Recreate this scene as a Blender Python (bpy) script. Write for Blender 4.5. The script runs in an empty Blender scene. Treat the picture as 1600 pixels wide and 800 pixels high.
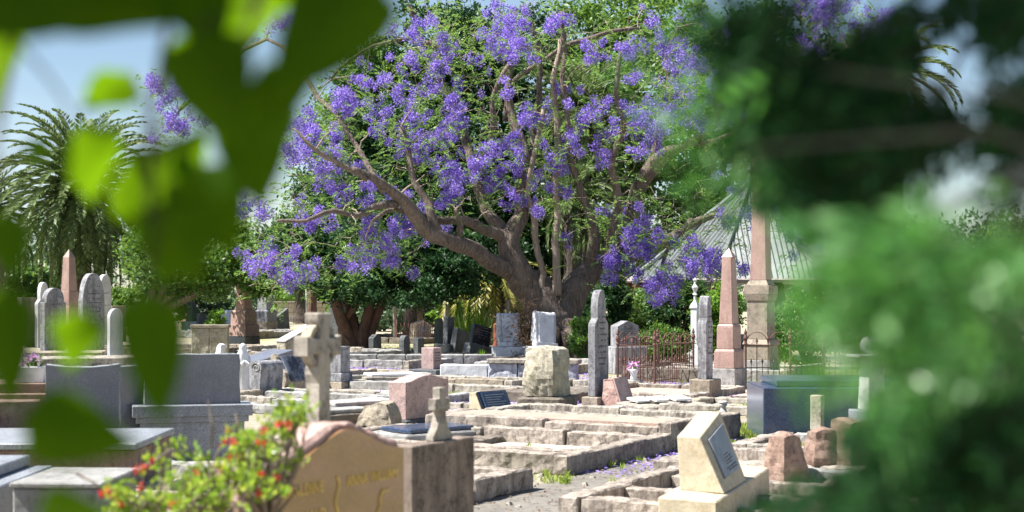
import bpy, bmesh, math, random
import numpy as np
from mathutils import Vector, Matrix, noise
sc = bpy.context.scene
C = sc.collection
R = math.radians
random.seed(7); rng = np.random.default_rng(7)

# ---------------------------------------------------------------- camera, world, sun, exposure
cam_d = bpy.data.cameras.new('camera'); cam = bpy.data.objects.new('camera', cam_d); C.objects.link(cam)
cam.location = (0, 0, 1.7); cam.rotation_euler = (R(90), 0, 0)
cam_d.sensor_width = 36; cam_d.lens = 54; cam_d.shift_y = 0.0325
cam_d.clip_start = 0.05; cam_d.clip_end = 3000
cam_d.dof.use_dof = True; cam_d.dof.focus_distance = 25; cam_d.dof.aperture_fstop = 3.0
sc.camera = cam
SUN = Vector((-0.56, -0.06, 0.83)).normalized()
w = bpy.data.worlds.new('World'); sc.world = w; w.use_nodes = True
nt = w.node_tree; bg = nt.nodes['Background']
sky = nt.nodes.new('ShaderNodeTexSky'); sky.sky_type = 'NISHITA'; sky.sun_disc = False
sky.sun_elevation = math.asin(SUN.z); sky.sun_rotation = math.atan2(SUN.x, SUN.y)
sky.air_density = 1.0; sky.dust_density = 0.2; sky.ozone_density = 2.0
tc = nt.nodes.new('ShaderNodeTexCoord'); cn = nt.nodes.new('ShaderNodeTexNoise'); cn.inputs['Scale'].default_value = 3.0
cn.inputs['Detail'].default_value = 6
mp = nt.nodes.new('ShaderNodeMapping'); mp.inputs['Scale'].default_value = (1, 1, 2.6)
nt.links.new(tc.outputs['Generated'], mp.inputs[0]); nt.links.new(mp.outputs[0], cn.inputs['Vector'])
cr = nt.nodes.new('ShaderNodeMapRange'); cr.inputs[1].default_value = 0.48; cr.inputs[2].default_value = 0.8; cr.inputs[4].default_value = 0.45
nt.links.new(cn.outputs[0], cr.inputs[0])
mx = nt.nodes.new('ShaderNodeMix'); mx.data_type = 'RGBA'; mx.inputs[7].default_value = (6.0, 7.0, 8.4, 1)
nt.links.new(cr.outputs[0], mx.inputs[0]); nt.links.new(sky.outputs[0], mx.inputs[6]); nt.links.new(mx.outputs[2], bg.inputs[0])
bg.inputs[1].default_value = 0.05
sl = bpy.data.lights.new('sun', 'SUN'); so = bpy.data.objects.new('sun', sl); C.objects.link(so)
sl.energy = 5.0; sl.angle = R(0.5); sl.color = (1.0, 0.955, 0.89)
so.rotation_euler = (-SUN).to_track_quat('-Z', 'Y').to_euler()
sc.view_settings.view_transform = 'Standard'; sc.view_settings.look = 'None'
sc.view_settings.exposure = 1.5; sc.view_settings.gamma = 1.0
sc.cycles.use_denoising = True
sc.cycles.max_bounces = 6; sc.cycles.transparent_max_bounces = 4; sc.cycles.diffuse_bounces = 3
sc.cycles.sample_clamp_indirect = 4.0; sc.cycles.caustics_reflective = False; sc.cycles.caustics_refractive = False

# ---------------------------------------------------------------- where things stand
F = 2400.0; HY = 452.0
def P(px, py, d): return Vector(((px-800)/F*d, d, 1.7-(py-HY)/F*d))
def G(px, py, z=0.0):
    d = F*(1.7-z)/(py-HY); return Vector(((px-800)/F*d, d, z))
TH = 60.6                                      # the rows of graves: local x runs along U
U = Vector((math.cos(R(TH)), math.sin(R(TH)), 0)); V = Vector((U.y, -U.x, 0))

# ---------------------------------------------------------------- scene bookkeeping
def tag(o, label=None, cat=None, group=None, kind=None):
    if label: o['label'] = label
    if cat: o['category'] = cat
    if group: o['group'] = group
    if kind: o['kind'] = kind
    return o
def thing(name, label, cat, loc=(0,0,0), rz=0.0, group=None, rx=0.0, ry=0.0):
    o = bpy.data.objects.new(name, None); C.objects.link(o); o.empty_display_size = 0.2
    o.location = loc; o.rotation_euler = (R(rx), R(ry), R(rz)); return tag(o, label, cat, group)
def link(name, me, mat, parent=None, smooth=False):
    if mat is not None: me.materials.append(mat)
    if smooth:
        me.polygons.foreach_set('use_smooth', [True]*len(me.polygons))
    o = bpy.data.objects.new(name, me); C.objects.link(o)
    if parent is not None: o.parent = parent
    return o

class MB:
    def __init__(s): s.v = []; s.f = []
    def add(s, vs, fs):
        n = len(s.v); s.v += [tuple(x) for x in vs]; s.f += [tuple(i+n for i in f) for f in fs]; return s
    def hexa(s, c):                             # 8 corners: 4 bottom (ccw) then 4 top
        return s.add(c, [(3,2,1,0),(4,5,6,7),(0,1,5,4),(1,2,6,5),(2,3,7,6),(3,0,4,7)])
    def box(s, cx, cy, z0, sx, sy, sz, tx=1.0, ty=1.0):   # centre of the foot, size, taper of the top
        a, b = sx/2, sy/2; e, f = a*tx, b*ty
        return s.hexa([(cx-a,cy-b,z0),(cx+a,cy-b,z0),(cx+a,cy+b,z0),(cx-a,cy+b,z0),
                       (cx-e,cy-f,z0+sz),(cx+e,cy-f,z0+sz),(cx+e,cy+f,z0+sz),(cx-e,cy+f,z0+sz)])
    def prism(s, out, t, y0=0.0, axis='y'):     # outline in x,z (ccw seen from -y), thickness t along y
        n = len(out); a = [(x, y0-t/2, z) for x, z in out]; b = [(x, y0+t/2, z) for x, z in out]
        if axis == 'x': a = [(y0-t/2, x, z) for x, z in out]; b = [(y0+t/2, x, z) for x, z in out]
        return s.add(a+b, [tuple(range(n)), tuple(range(2*n-1, n-1, -1))]+[(i, i+n, (i+1) % n+n, (i+1) % n) for i in range(n)])
    def lathe(s, prof, n=16, c=(0,0,0)):
        m = len(prof); vs = []
        for r, z in prof:
            for k in range(n): a = 2*math.pi*k/n; vs.append((c[0]+r*math.cos(a), c[1]+r*math.sin(a), c[2]+z))
        fs = [(i*n+k, i*n+(k+1) % n, (i+1)*n+(k+1) % n, (i+1)*n+k) for i in range(m-1) for k in range(n)]
        fs += [tuple(range(n-1, -1, -1)), tuple(range((m-1)*n, m*n))]
        return s.add(vs, fs)
    def tube(s, pts, rad, n=8, wob=0.0):
        pts = [Vector(p) for p in pts]; m = len(pts); vs = []
        ref = Vector((0.3, 0.9, 0.2)).normalized()
        for i, p in enumerate(pts):
            t = (pts[min(i+1, m-1)]-pts[max(i-1, 0)])
            t = t.normalized() if t.length > 1e-9 else Vector((0,0,1))
            a = t.cross(ref); a = a.normalized() if a.length > 1e-4 else Vector((1,0,0)); b = t.cross(a)
            r = rad[i] if isinstance(rad, (list, tuple)) else rad
            for k in range(n):
                q = 2*math.pi*k/n; rr = r*(1+wob*noise.noise(Vector((p.x*1.5+3*math.cos(q), p.y*1.5+3*math.sin(q), p.z*1.5)))) if wob else r
                vs.append(p+a*(rr*math.cos(q))+b*(rr*math.sin(q)))
        fs = [(i*n+k, i*n+(k+1) % n, (i+1)*n+(k+1) % n, (i+1)*n+k) for i in range(m-1) for k in range(n)]
        fs += [tuple(range(n-1, -1, -1)), tuple(range((m-1)*n, m*n))]
        return s.add(vs, fs)
    def build(s, name, mat, parent=None, bevel=0.0, rough=0.0, cell=0.0, smooth=False, seed=0.0, segs=1):
        me = bpy.data.meshes.new(name); me.from_pydata(s.v, [], s.f)
        bm = bmesh.new(); bm.from_mesh(me); bmesh.ops.recalc_face_normals(bm, faces=bm.faces)
        if bevel: bmesh.ops.bevel(bm, geom=[e for e in bm.edges if e.calc_length() > bevel*1.5 and len(e.link_faces) == 2 and e.calc_face_angle(0) > 0.5], offset=bevel, segments=segs, affect='EDGES', clamp_overlap=True)
        if cell:
            bmesh.ops.triangulate(bm, faces=[f for f in bm.faces if len(f.verts) > 4])
            for it in range(5):
                es = [e for e in bm.edges if e.calc_length() > cell]
                if not es or len(bm.faces) > 14000: break
                bmesh.ops.subdivide_edges(bm, edges=es, cuts=1, use_grid_fill=True)
        if rough:
            bm.normal_update()
            for v in bm.verts:
                q = v.co*9+Vector((seed, seed*2, 0))
                d = noise.noise(q*0.45)*1.0+noise.noise(q)*0.7+noise.noise(q*2.7)*0.4
                v.co += v.normal*(rough*d)
        bm.to_mesh(me); bm.free()
        return link(name, me, mat, parent, smooth)

def arrays_mesh(name, v, f, mat, parent=None):          # v (N,3), f (M,k)
    me = bpy.data.meshes.new(name); n = len(v); m, k = f.shape
    me.vertices.add(n); me.vertices.foreach_set('co', v.astype(np.float32).ravel())
    me.loops.add(m*k); me.loops.foreach_set('vertex_index', f.astype(np.int32).ravel())
    me.polygons.add(m); me.polygons.foreach_set('loop_start', np.arange(0, m*k, k, dtype=np.int32))
    me.update(calc_edges=True); return link(name, me, mat, parent)
def unit(a): return a/np.maximum(np.linalg.norm(a, axis=1, keepdims=True), 1e-9)
def leaf_quads(pos, ln, wd, dirs=None, up=0.0, nrm=None):      # rhombic leaves
    n = len(pos); pos = np.asarray(pos)
    d = unit(rng.normal(size=(n, 3))) if dirs is None else unit(np.asarray(dirs))
    q = rng.normal(size=(n, 3)) if nrm is None else np.asarray(nrm)
    q = q+np.array([0, 0, up]); s = unit(np.cross(d, q))
    ln = np.broadcast_to(ln, (n,))[:, None]; wd = np.broadcast_to(wd, (n,))[:, None]
    v = np.stack([pos, pos+d*ln*0.45+s*wd*0.5, pos+d*ln, pos+d*ln*0.45-s*wd*0.5], 1).reshape(-1, 3)
    return v, np.arange(4*n).reshape(n, 4)

# ---------------------------------------------------------------- materials
def newmat(name):
    m = bpy.data.materials.new(name); m.use_nodes = True; t = m.node_tree; b = t.nodes['Principled BSDF']; return m, t, b
def N(t, typ, **kw):
    n = t.nodes.new(typ)
    for k, v in kw.items():
        if isinstance(v, tuple) and k == 'ins':
            pass
        else: setattr(n, k, v)
    return n
def tnoise(t, vec, scale, detail=4, rough=0.6):
    n = t.nodes.new('ShaderNodeTexNoise'); n.inputs['Scale'].default_value = scale; n.inputs['Detail'].default_value = detail; n.inputs['Roughness'].default_value = rough
    t.links.new(vec, n.inputs['Vector']); return n.outputs[0]
def rng_(t, v, a, b, c=0.0, d=1.0):
    n = t.nodes.new('ShaderNodeMapRange'); t.links.new(v, n.inputs[0])
    for i, x in enumerate((a, b, c, d)): n.inputs[i+1].default_value = x
    return n.outputs[0]
def mixc(t, fac, a, b):
    n = t.nodes.new('ShaderNodeMix'); n.data_type = 'RGBA'
    if isinstance(fac, float): n.inputs[0].default_value = fac
    else: t.links.new(fac, n.inputs[0])
    for s, x in ((6, a), (7, b)):
        if isinstance(x, tuple): n.inputs[s].default_value = (*x[:3], 1)
        else: t.links.new(x, n.inputs[s])
    return n.outputs[2]
def objvec(t, scale=(1,1,1)):
    tc = t.nodes.new('ShaderNodeTexCoord'); oi = t.nodes.new('ShaderNodeObjectInfo')
    a = t.nodes.new('ShaderNodeVectorMath'); a.operation = 'ADD'
    m = t.nodes.new('ShaderNodeVectorMath'); m.operation = 'SCALE'; m.inputs['Scale'].default_value = 37.0
    t.links.new(oi.outputs['Random'], m.inputs[0])
    t.links.new(tc.outputs['Object'], a.inputs[0]); t.links.new(m.outputs[0], a.inputs[1])
    mp = t.nodes.new('ShaderNodeMapping'); mp.inputs['Scale'].default_value = scale; t.links.new(a.outputs[0], mp.inputs[0])
    return a.outputs[0], mp.outputs[0]
def stone(name, col, dark=None, streak=0.5, lichen=0.2, lcol=(0.62,0.62,0.55), speck=0.0, rough=0.85, bump=0.5, spec=0.3, grain=60, moss=0.0, dscale=3.0):
    m, t, b = newmat(name); base, st = objvec(t, (4.5, 4.5, 0.9))
    dark = dark or tuple(c*0.35 for c in col)
    big = tnoise(t, base, dscale, 6, 0.65); fine = tnoise(t, base, grain, 3, 0.7); sn = tnoise(t, st, 1.6, 9, 0.72)
    c = mixc(t, rng_(t, big, 0.3, 0.75), tuple(min(1, x*1.18) for x in col), tuple(x*0.72 for x in col))
    if streak: c = mixc(t, rng_(t, sn, 0.60-0.19*streak, 0.70, 0, min(1, streak*1.3)), c, dark)
    if lichen: c = mixc(t, rng_(t, tnoise(t, base, 7, 8, 0.75), 0.66-0.2*lichen, 0.72, 0, 0.85), c, lcol)
    if moss: c = mixc(t, rng_(t, tnoise(t, base, 4.3, 7, 0.7), 0.62-0.2*moss, 0.75, 0, 0.8), c, (0.16, 0.17, 0.06))
    c = mixc(t, rng_(t, fine, 0.35, 0.75, 0, 0.28), c, tuple(x*0.3 for x in col))
    oi = t.nodes.new('ShaderNodeObjectInfo'); c = mixc(t, rng_(t, oi.outputs['Random'], 0.3, 1, 0, 0.42 if bump > 0.3 else 0.1), c, tuple(x*0.5 for x in col))
    if bump > 0.3: c = mixc(t, rng_(t, tnoise(t, base, 9, 9, 0.82), 0.50, 0.60, 0, 0.72), c, dark)
    if speck:
        vo = t.nodes.new('ShaderNodeTexVoronoi'); vo.inputs['Scale'].default_value = 170; t.links.new(base, vo.inputs['Vector'])
        c = mixc(t, rng_(t, vo.outputs['Color'], 0.3, 0.8, 0, speck), c, tuple(x*0.2 for x in col))
        c = mixc(t, rng_(t, tnoise(t, base, 120, 2), 0.58, 0.66, 0, speck), c, tuple(min(1, x*1.7+0.08) for x in col))
    t.links.new(c, b.inputs['Base Color']); b.inputs['Roughness'].default_value = rough; b.inputs['Specular IOR Level'].default_value = spec
    if bump:
        bp = t.nodes.new('ShaderNodeBump'); bp.inputs['Strength'].default_value = bump; bp.inputs['Distance'].default_value = 0.012
        t.links.new(tnoise(t, base, 22, 8, 0.75), bp.inputs['Height']); t.links.new(bp.outputs[0], b.inputs['Normal'])
    return m
def plain(name, col, rough=0.6, metal=0.0, var=0.25, scale=12):
    m, t, b = newmat(name); base, _ = objvec(t)
    t.links.new(mixc(t, rng_(t, tnoise(t, base, scale, 5, 0.7), 0.35, 0.7), tuple(x*(1-var) for x in col), tuple(min(1, x*(1+var)) for x in col)), b.inputs['Base Color'])
    b.inputs['Roughness'].default_value = rough; b.inputs['Metallic'].default_value = metal; return m
def foliage(name, cols, trans=0.35, rough=0.45, spec=0.35, tcol=None):
    m, t, b = newmat(name); g = t.nodes.new('ShaderNodeNewGeometry')
    r = t.nodes.new('ShaderNodeValToRGB'); e = r.color_ramp.elements
    e[0].color = (*cols[0], 1); e[1].color = (*cols[-1], 1)
    for i, c in enumerate(cols[1:-1]): x = e.new((i+1)/(len(cols)-1)); x.color = (*c, 1)
    t.links.new(g.outputs['Random Per Island'], r.inputs[0]); t.links.new(r.outputs[0], b.inputs['Base Color'])
    b.inputs['Roughness'].default_value = rough; b.inputs['Specular IOR Level'].default_value = spec
    tr = t.nodes.new('ShaderNodeBsdfTranslucent'); ms = t.nodes.new('ShaderNodeMixShader'); ms.inputs[0].default_value = trans
    if tcol: tr.inputs[0].default_value = (*tcol, 1)
    else: t.links.new(mixc(t, 0.5, r.outputs[0], (0.3, 0.45, 0.03)) if trans > 0.3 and cols[0][1] > cols[0][2]*1.2 else r.outputs[0], tr.inputs[0])
    t.links.new(b.outputs[0], ms.inputs[1]); t.links.new(tr.outputs[0], ms.inputs[2]); t.links.new(ms.outputs[0], t.nodes['Material Output'].inputs[0])
    return m
def bark(name, col, dark, sx=9, sz=1.4, bump=1.0):
    m, t, b = newmat(name); base, st = objvec(t, (sx, sx, sz)); n = tnoise(t, st, 2.2, 10, 0.8)
    c = mixc(t, rng_(t, n, 0.35, 0.62), dark, col); c = mixc(t, rng_(t, tnoise(t, base, 1.3, 5), 0.5, 0.75, 0, 0.5), c, tuple(x*1.5 for x in col))
    t.links.new(c, b.inputs['Base Color']); b.inputs['Roughness'].default_value = 0.9
    bp = t.nodes.new('ShaderNodeBump'); bp.inputs['Strength'].default_value = bump; bp.inputs['Distance'].default_value = 0.12
    t.links.new(n, bp.inputs['Height']); t.links.new(bp.outputs[0], b.inputs['Normal']); return m

M = {}
M['sand'] = stone('weathered_sandstone', (0.36,0.31,0.24), (0.09,0.08,0.07), 0.45, 0.35, (0.55,0.52,0.42), bump=0.8)
M['kerb'] = stone('kerb_sandstone', (0.44,0.40,0.34), (0.055,0.045,0.04), 0.9, 0.5, (0.62,0.58,0.50), bump=1.0, moss=0.25)
M['kerbpink'] = stone('pinkish_kerb', (0.44,0.38,0.32), (0.06,0.045,0.04), 0.9, 0.5, (0.62,0.55,0.48), bump=1.0)
M['kerbdark'] = stone('dark_kerb', (0.20,0.17,0.14), (0.05,0.04,0.04), 0.6, 0.35, (0.42,0.38,0.32), bump=1.0, moss=0.4)
M['concrete'] = stone('old_concrete', (0.34,0.335,0.32), (0.10,0.10,0.10), 0.5, 0.3, (0.55,0.55,0.5), bump=0.5)
M['grey'] = stone('weathered_grey_marble', (0.37,0.37,0.39), (0.05,0.05,0.055), 1.0, 0.4, (0.60,0.61,0.62), bump=0.4)
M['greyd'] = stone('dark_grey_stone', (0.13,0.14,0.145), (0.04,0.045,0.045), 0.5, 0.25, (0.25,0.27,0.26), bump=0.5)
M['white'] = stone('aged_white_marble', (0.62,0.63,0.66), (0.22,0.22,0.23), 0.45, 0.1, (0.4,0.4,0.4), bump=0.3)
M['purewhite'] = stone('white_marble', (0.80,0.80,0.80), (0.5,0.5,0.5), 0.2, 0.0, bump=0.1, rough=0.5)
M['pink'] = stone('pink_granite', (0.40,0.27,0.23), (0.17,0.11,0.10), 0.55, 0.2, (0.65,0.45,0.38), speck=0.45, bump=0.15, rough=0.5)
M['pinkpale'] = stone('pale_pink_granite', (0.56,0.40,0.37), None, 0.1, 0.15, (0.68,0.52,0.48), speck=0.5, bump=0.5, rough=0.7)
M['pinkrock'] = stone('rock_pitched_pink_granite', (0.56,0.38,0.33), (0.25,0.14,0.11), 0.2, 0.3, (0.72,0.56,0.5), speck=0.3, bump=1.0)
M['redrock'] = stone('red_brown_rock', (0.30,0.20,0.155), (0.09,0.055,0.045), 0.4, 0.75, (0.46,0.37,0.29), bump=1.0)
M['granite'] = stone('grey_granite', (0.27,0.29,0.32), (0.09,0.09,0.09), 0.5, 0.15, (0.42,0.43,0.42), speck=0.6, bump=0.08, rough=0.45, spec=0.5)
M['granpol'] = stone('polished_grey_granite', (0.17,0.18,0.215), (0.08,0.08,0.09), 0.4, 0.0, speck=0.3, bump=0.0, rough=0.22, spec=0.6)
M['granedge'] = stone('rock_pitched_grey_granite', (0.30,0.33,0.33), (0.08,0.09,0.09), 0.5, 0.4, (0.5,0.54,0.52), bump=1.0)
M['bluegran'] = stone('polished_blue_granite', (0.045,0.075,0.145), None, 0.0, 0.0, speck=0.9, bump=0.0, rough=0.2, spec=0.7)
M['black'] = stone('polished_black_granite', (0.02,0.024,0.035), None, 0.1, 0.15, (0.09,0.10,0.12), speck=0.0, bump=0.0, rough=0.15, spec=0.7)
M['brown'] = stone('polished_brown_granite', (0.40,0.215,0.10), None, 0.0, 0.0, speck=0.2, bump=0.0, rough=0.07, spec=1.0, grain=200)
M['brownstreak'] = stone('rain_streaked_brown_concrete', (0.34,0.27,0.22), (0.05,0.035,0.03), 0.95, 0.25, (0.45,0.40,0.34), bump=0.5, moss=0.1)
M['lightcap'] = stone('pale_cast_concrete', (0.50,0.47,0.45), (0.2,0.18,0.17), 0.3, 0.2, (0.6,0.57,0.52), bump=0.5)
M['cream'] = stone('cream_cement', (0.56,0.48,0.35), (0.33,0.26,0.16), 0.2, 0.1, (0.72,0.66,0.52), bump=0.4, dscale=5)
M['blackmarble'] = stone('veined_black_marble', (0.025,0.03,0.045), (0.28,0.31,0.37), 0.75, 0.0, bump=0.0, rough=0.3)
M['ferndark'] = foliage('shaded_feathery_leaf', [(0.008,0.035,0.012),(0.015,0.055,0.018),(0.03,0.09,0.025)], 0.25, 0.6, 0.08, (0.04,0.14,0.03))  # darker copy of the feathery leaf, shade put into its colour
M['oldcross'] = stone('lichened_cross_stone', (0.40,0.36,0.31), (0.10,0.085,0.07), 0.55, 0.6, (0.50,0.42,0.20), bump=0.6, dscale=6)
M['rock'] = stone('lichened_boulder', (0.44,0.40,0.31), (0.14,0.12,0.10), 0.3, 0.75, (0.60,0.57,0.47), bump=1.2, moss=0.3)
M['gold'] = plain('gold_leaf_letters', (0.70,0.48,0.13), 0.45, 0.25)
M['ink'] = plain('dark_lettering', (0.05,0.05,0.06), 0.6)
M['rust'] = plain('rusty_iron', (0.115,0.055,0.042), 0.85, 0.0, 0.45, 30)
M['plaque'] = stone('grey_metal_plaque', (0.22,0.24,0.28), (0.08,0.08,0.10), 0.6, 0.5, (0.42,0.42,0.42), bump=0.1, rough=0.45)
M['gravel'] = stone('pale_gravel', (0.46,0.42,0.37), (0.2,0.18,0.15), 0.0, 0.6, (0.62,0.58,0.52), bump=1.2, grain=90)
M['pinkgravel'] = stone('pink_gravel', (0.50,0.36,0.29), (0.25,0.17,0.13), 0.0, 0.35, (0.62,0.5,0.43), bump=1.0, grain=90)
M['pathc'] = stone('concrete_path', (0.20,0.185,0.16), (0.09,0.08,0.07), 0.0, 0.4, (0.28,0.26,0.23), bump=0.8, grain=80, dscale=1.2)
M['bark'] = bark('jacaranda_bark', (0.33,0.26,0.21), (0.05,0.035,0.03), bump=1.0)
M['barkpale'] = bark('smooth_pale_bark', (0.36,0.29,0.23), (0.16,0.12,0.10), bump=0.5)
M['barkred'] = bark('reddish_bark', (0.24,0.13,0.10), (0.07,0.04,0.03))
M['palmbark'] = bark('palm_bark', (0.13,0.10,0.08), (0.03,0.025,0.02), 4, 9)
M['jleaf'] = foliage('jacaranda_leaf', [(0.08,0.18,0.06),(0.17,0.31,0.08),(0.25,0.42,0.10),(0.10,0.23,0.09)], 0.45)
M['flower'] = foliage('jacaranda_blossom', [(0.15,0.08,0.46),(0.24,0.145,0.64),(0.50,0.40,0.84),(0.22,0.13,0.57)], 0.4, 0.7, 0.1)
M['dleaf'] = foliage('dark_green_leaf', [(0.012,0.04,0.016),(0.024,0.075,0.022),(0.045,0.11,0.03)], 0.25, 0.5, 0.25)
M['mleaf'] = foliage('mid_green_leaf', [(0.03,0.085,0.025),(0.07,0.16,0.035),(0.13,0.25,0.05)], 0.35)
M['lleaf'] = foliage('bright_green_leaf', [(0.09,0.20,0.03),(0.16,0.32,0.04),(0.22,0.38,0.06)], 0.4)
M['far'] = foliage('far_green_leaf', [(0.05,0.10,0.055),(0.08,0.14,0.07),(0.11,0.17,0.08)], 0.25)
M['palm'] = foliage('palm_leaflet', [(0.06,0.10,0.035),(0.11,0.16,0.055),(0.18,0.24,0.08)], 0.25, 0.5, 0.25)
M['palmy'] = foliage('yellowing_palm_leaflet', [(0.22,0.22,0.05),(0.32,0.30,0.08),(0.38,0.34,0.12)], 0.35)
M['bush'] = foliage('bush_leaf', [(0.16,0.32,0.03),(0.32,0.48,0.05),(0.46,0.52,0.07),(0.12,0.28,0.06)], 0.45, 0.3, 0.35)
M['red'] = foliage('red_blossom', [(0.50,0.02,0.02),(0.68,0.04,0.03)], 0.2)
M['grass'] = foliage('grass_blade', [(0.16,0.25,0.04),(0.27,0.36,0.06),(0.36,0.38,0.12)], 0.35)
M['bigleaf'] = foliage('broad_leaf', [(0.006,0.028,0.002),(0.012,0.042,0.003),(0.022,0.065,0.004)], 0.5, 0.6, 0.05, (0.17,0.33,0.004))
M['fern'] = foliage('feathery_leaf', [(0.03,0.12,0.03),(0.08,0.24,0.06),(0.22,0.42,0.16)], 0.4, 0.35, 0.4, (0.14,0.42,0.06))
M['tin'] = stone('weathered_corrugated_iron', (0.17,0.19,0.19), (0.07,0.075,0.075), 0.2, 0.15, (0.38,0.34,0.3), bump=0.1, rough=0.5)
M['brick'] = stone('dark_red_brick', (0.16,0.06,0.045), (0.06,0.03,0.025), 0.2, 0.1, (0.3,0.2,0.17), bump=0.6)
M['paint'] = plain('old_white_paint', (0.66,0.66,0.64), 0.6, 0, 0.12)
M['wood'] = plain('grey_post_wood', (0.30,0.26,0.24), 0.85, 0, 0.3)
M['petal'] = foliage('fallen_petal', [(0.22,0.14,0.5),(0.32,0.24,0.6)], 0.2)
M['pinkflower'] = foliage('pink_petal', [(0.75,0.2,0.4),(0.8,0.55,0.7),(0.45,0.15,0.6),(0.8,0.75,0.8)], 0.3)
M['lily'] = foliage('lily_petal', [(0.8,0.75,0.78),(0.6,0.25,0.65),(0.8,0.6,0.75)], 0.3)
M['deadfern'] = foliage('dead_brown_frond', [(0.12,0.07,0.04),(0.22,0.14,0.08)], 0.2)
M['terra'] = stone('terracotta', (0.36,0.12,0.08), None, 0.3, 0.2, (0.5,0.3,0.25))
M['wallstone'] = stone('blue_white_painted_sandstone', (0.50,0.52,0.58), (0.13,0.13,0.20), 0.7, 0.3, (0.72,0.72,0.74), bump=1.2)

# ---------------------------------------------------------------- the setting: ground, paths
def ground_mat():
    m, t, b = newmat('cemetery_ground'); tc = t.nodes.new('ShaderNodeTexCoord'); v = tc.outputs['Object']
    c = mixc(t, rng_(t, tnoise(t, v, 9, 8, 0.7), 0.3, 0.7), (0.24,0.20,0.15), (0.44,0.39,0.30))
    c = mixc(t, rng_(t, tnoise(t, v, 0.55, 7, 0.65), 0.5, 0.60, 0, 0.8), c, mixc(t, rng_(t, tnoise(t, v, 30, 4), 0.35, 0.65), (0.10,0.14,0.035), (0.34,0.34,0.12)))
    c = mixc(t, rng_(t, tnoise(t, v, 70, 3), 0.55, 0.7, 0, 0.4), c, (0.12,0.09,0.06))
    t.links.new(c, b.inputs['Base Color']); b.inputs['Roughness'].default_value = 0.95
    bp = t.nodes.new('ShaderNodeBump'); bp.inputs['Distance'].default_value = 0.03; t.links.new(tnoise(t, v, 25, 8, 0.8), bp.inputs['Height']); t.links.new(bp.outputs[0], b.inputs['Normal'])
    return m
g = MB(); g.add([(-900,-60,0),(900,-60,0),(900,1600,0),(-900,1600,0)], [(0,1,2,3)])
tag(g.build('ground', ground_mat()), kind='structure')
def strip(name, pts, z, mat):          # a flat polygon laid on the ground, points in pixels
    q = [G(*p) for p in pts]; m = MB(); n = len(q)
    m.add([(p.x, p.y, z) for p in q], [tuple(range(n))]); return tag(m.build(name, mat), kind='structure')
c0 = G(905, 745); c1 = c0-U*8
pp = MB(); a0 = G(893,746)-U*9; a1 = G(893,746)+U*22; b0 = a0+V*1.35; b1 = a1+V*1.35
pp.add([(p.x, p.y, 0.004) for p in (a0, b0, b1, a1)], [(0,1,2,3)]); tag(pp.build('path', M['pathc']), kind='structure')
strip('gravel_strip', [(430,648),(1500,648),(1500,604),(430,604)], 0.006, M['gravel'])
strip('paving', [(900,640),(1240,640),(1240,600),(900,600)], 0.012, M['pinkgravel'])
strip('far_lawn',[(-900,482),(2500,482),(2500,458),(-900,458)], 0.02, plain('far_lawn_green',(0.10,0.16,0.05),0.95,0,0.4,0.3))
# ---------------------------------------------------------------- gravestones
def arc(cx, cz, r, a0, a1, n): return [(cx+r*math.cos(R(a0+(a1-a0)*i/n)), cz+r*math.sin(R(a0+(a1-a0)*i/n))) for i in range(n+1)]
def outline(kind, w, h):
    a = w/2
    if kind == 'flat': return [(-a,0),(a,0),(a,h),(-a,h)]
    if kind == 'gable': return [(-a,0),(a,0),(a,h*0.8),(0,h),(-a,h*0.8)]
    if kind == 'round': return [(-a,0),(a,0)]+arc(0, h-a, a, 0, 180, 14)
    if kind == 'roundsh':
        b = a*0.82; return [(-a,0),(a,0),(a,h-a),(b,h-a)]+arc(0, h-b, b, 8, 172, 14)+[(-b,h-a),(-a,h-a)]
    if kind == 'gothic':
        z0 = h-w*1.05; k = 9; o = [(-a,0),(a,0)]
        for i in range(k+1): q = i/k; o.append((a*math.cos(q*math.pi/2)**0.8 if i < k else 0, z0+(h-z0)*math.sin(q*math.pi/2)**1.05))
        return o+[(-x, z) for x, z in reversed(o[2:-1])]
    if kind == 'lancet':     # narrow pointed head over wider shoulders
        b = a*0.62; z1 = h*0.66; z2 = h*0.74; o = [(-a,0),(a,0),(a,z1),(a*0.93,z1+0.03*h),(b,z2-0.01*h),(b*0.97,z2)]
        for i in range(8): q = i/7; o.append((b*math.cos(q*math.pi/2)**0.85 if i < 7 else 0, h*0.80+(h*0.20)*math.sin(q*math.pi/2)))
        return o+[(-x, z) for x, z in reversed(o[2:-1])]
    if kind == 'serp':       # low peak running down to both shoulders
        n = 16; return [(-a,0),(a,0)]+[(a-2*a*i/n, h*(0.87+0.13*(0.5-0.5*math.cos(2*math.pi*i/n)))) for i in range(n+1)]
    if kind == 'dip':        # top dished between raised corners
        n = 8; return [(-a,0),(a,0)]+[(a-2*a*i/n, h*(1-0.035*math.sin(math.pi*i/n))) for i in range(n+1)]
    if kind == 'slant': return [(-a,0),(a,0),(a,h),(-a,h*0.72)]
    if kind == 'dome':
        return [(-a,0),(a,0),(a*0.95,h*0.62)]+arc(0, h*0.62, a*0.95, 10, 170, 8)+[(-a*0.95,h*0.62)]
def spot(px, pyb, d): return G(px, pyb) if d is None else Vector(((px-800)/F*d, d, 0))
HG = 'old gravestones standing across the cemetery'
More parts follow.
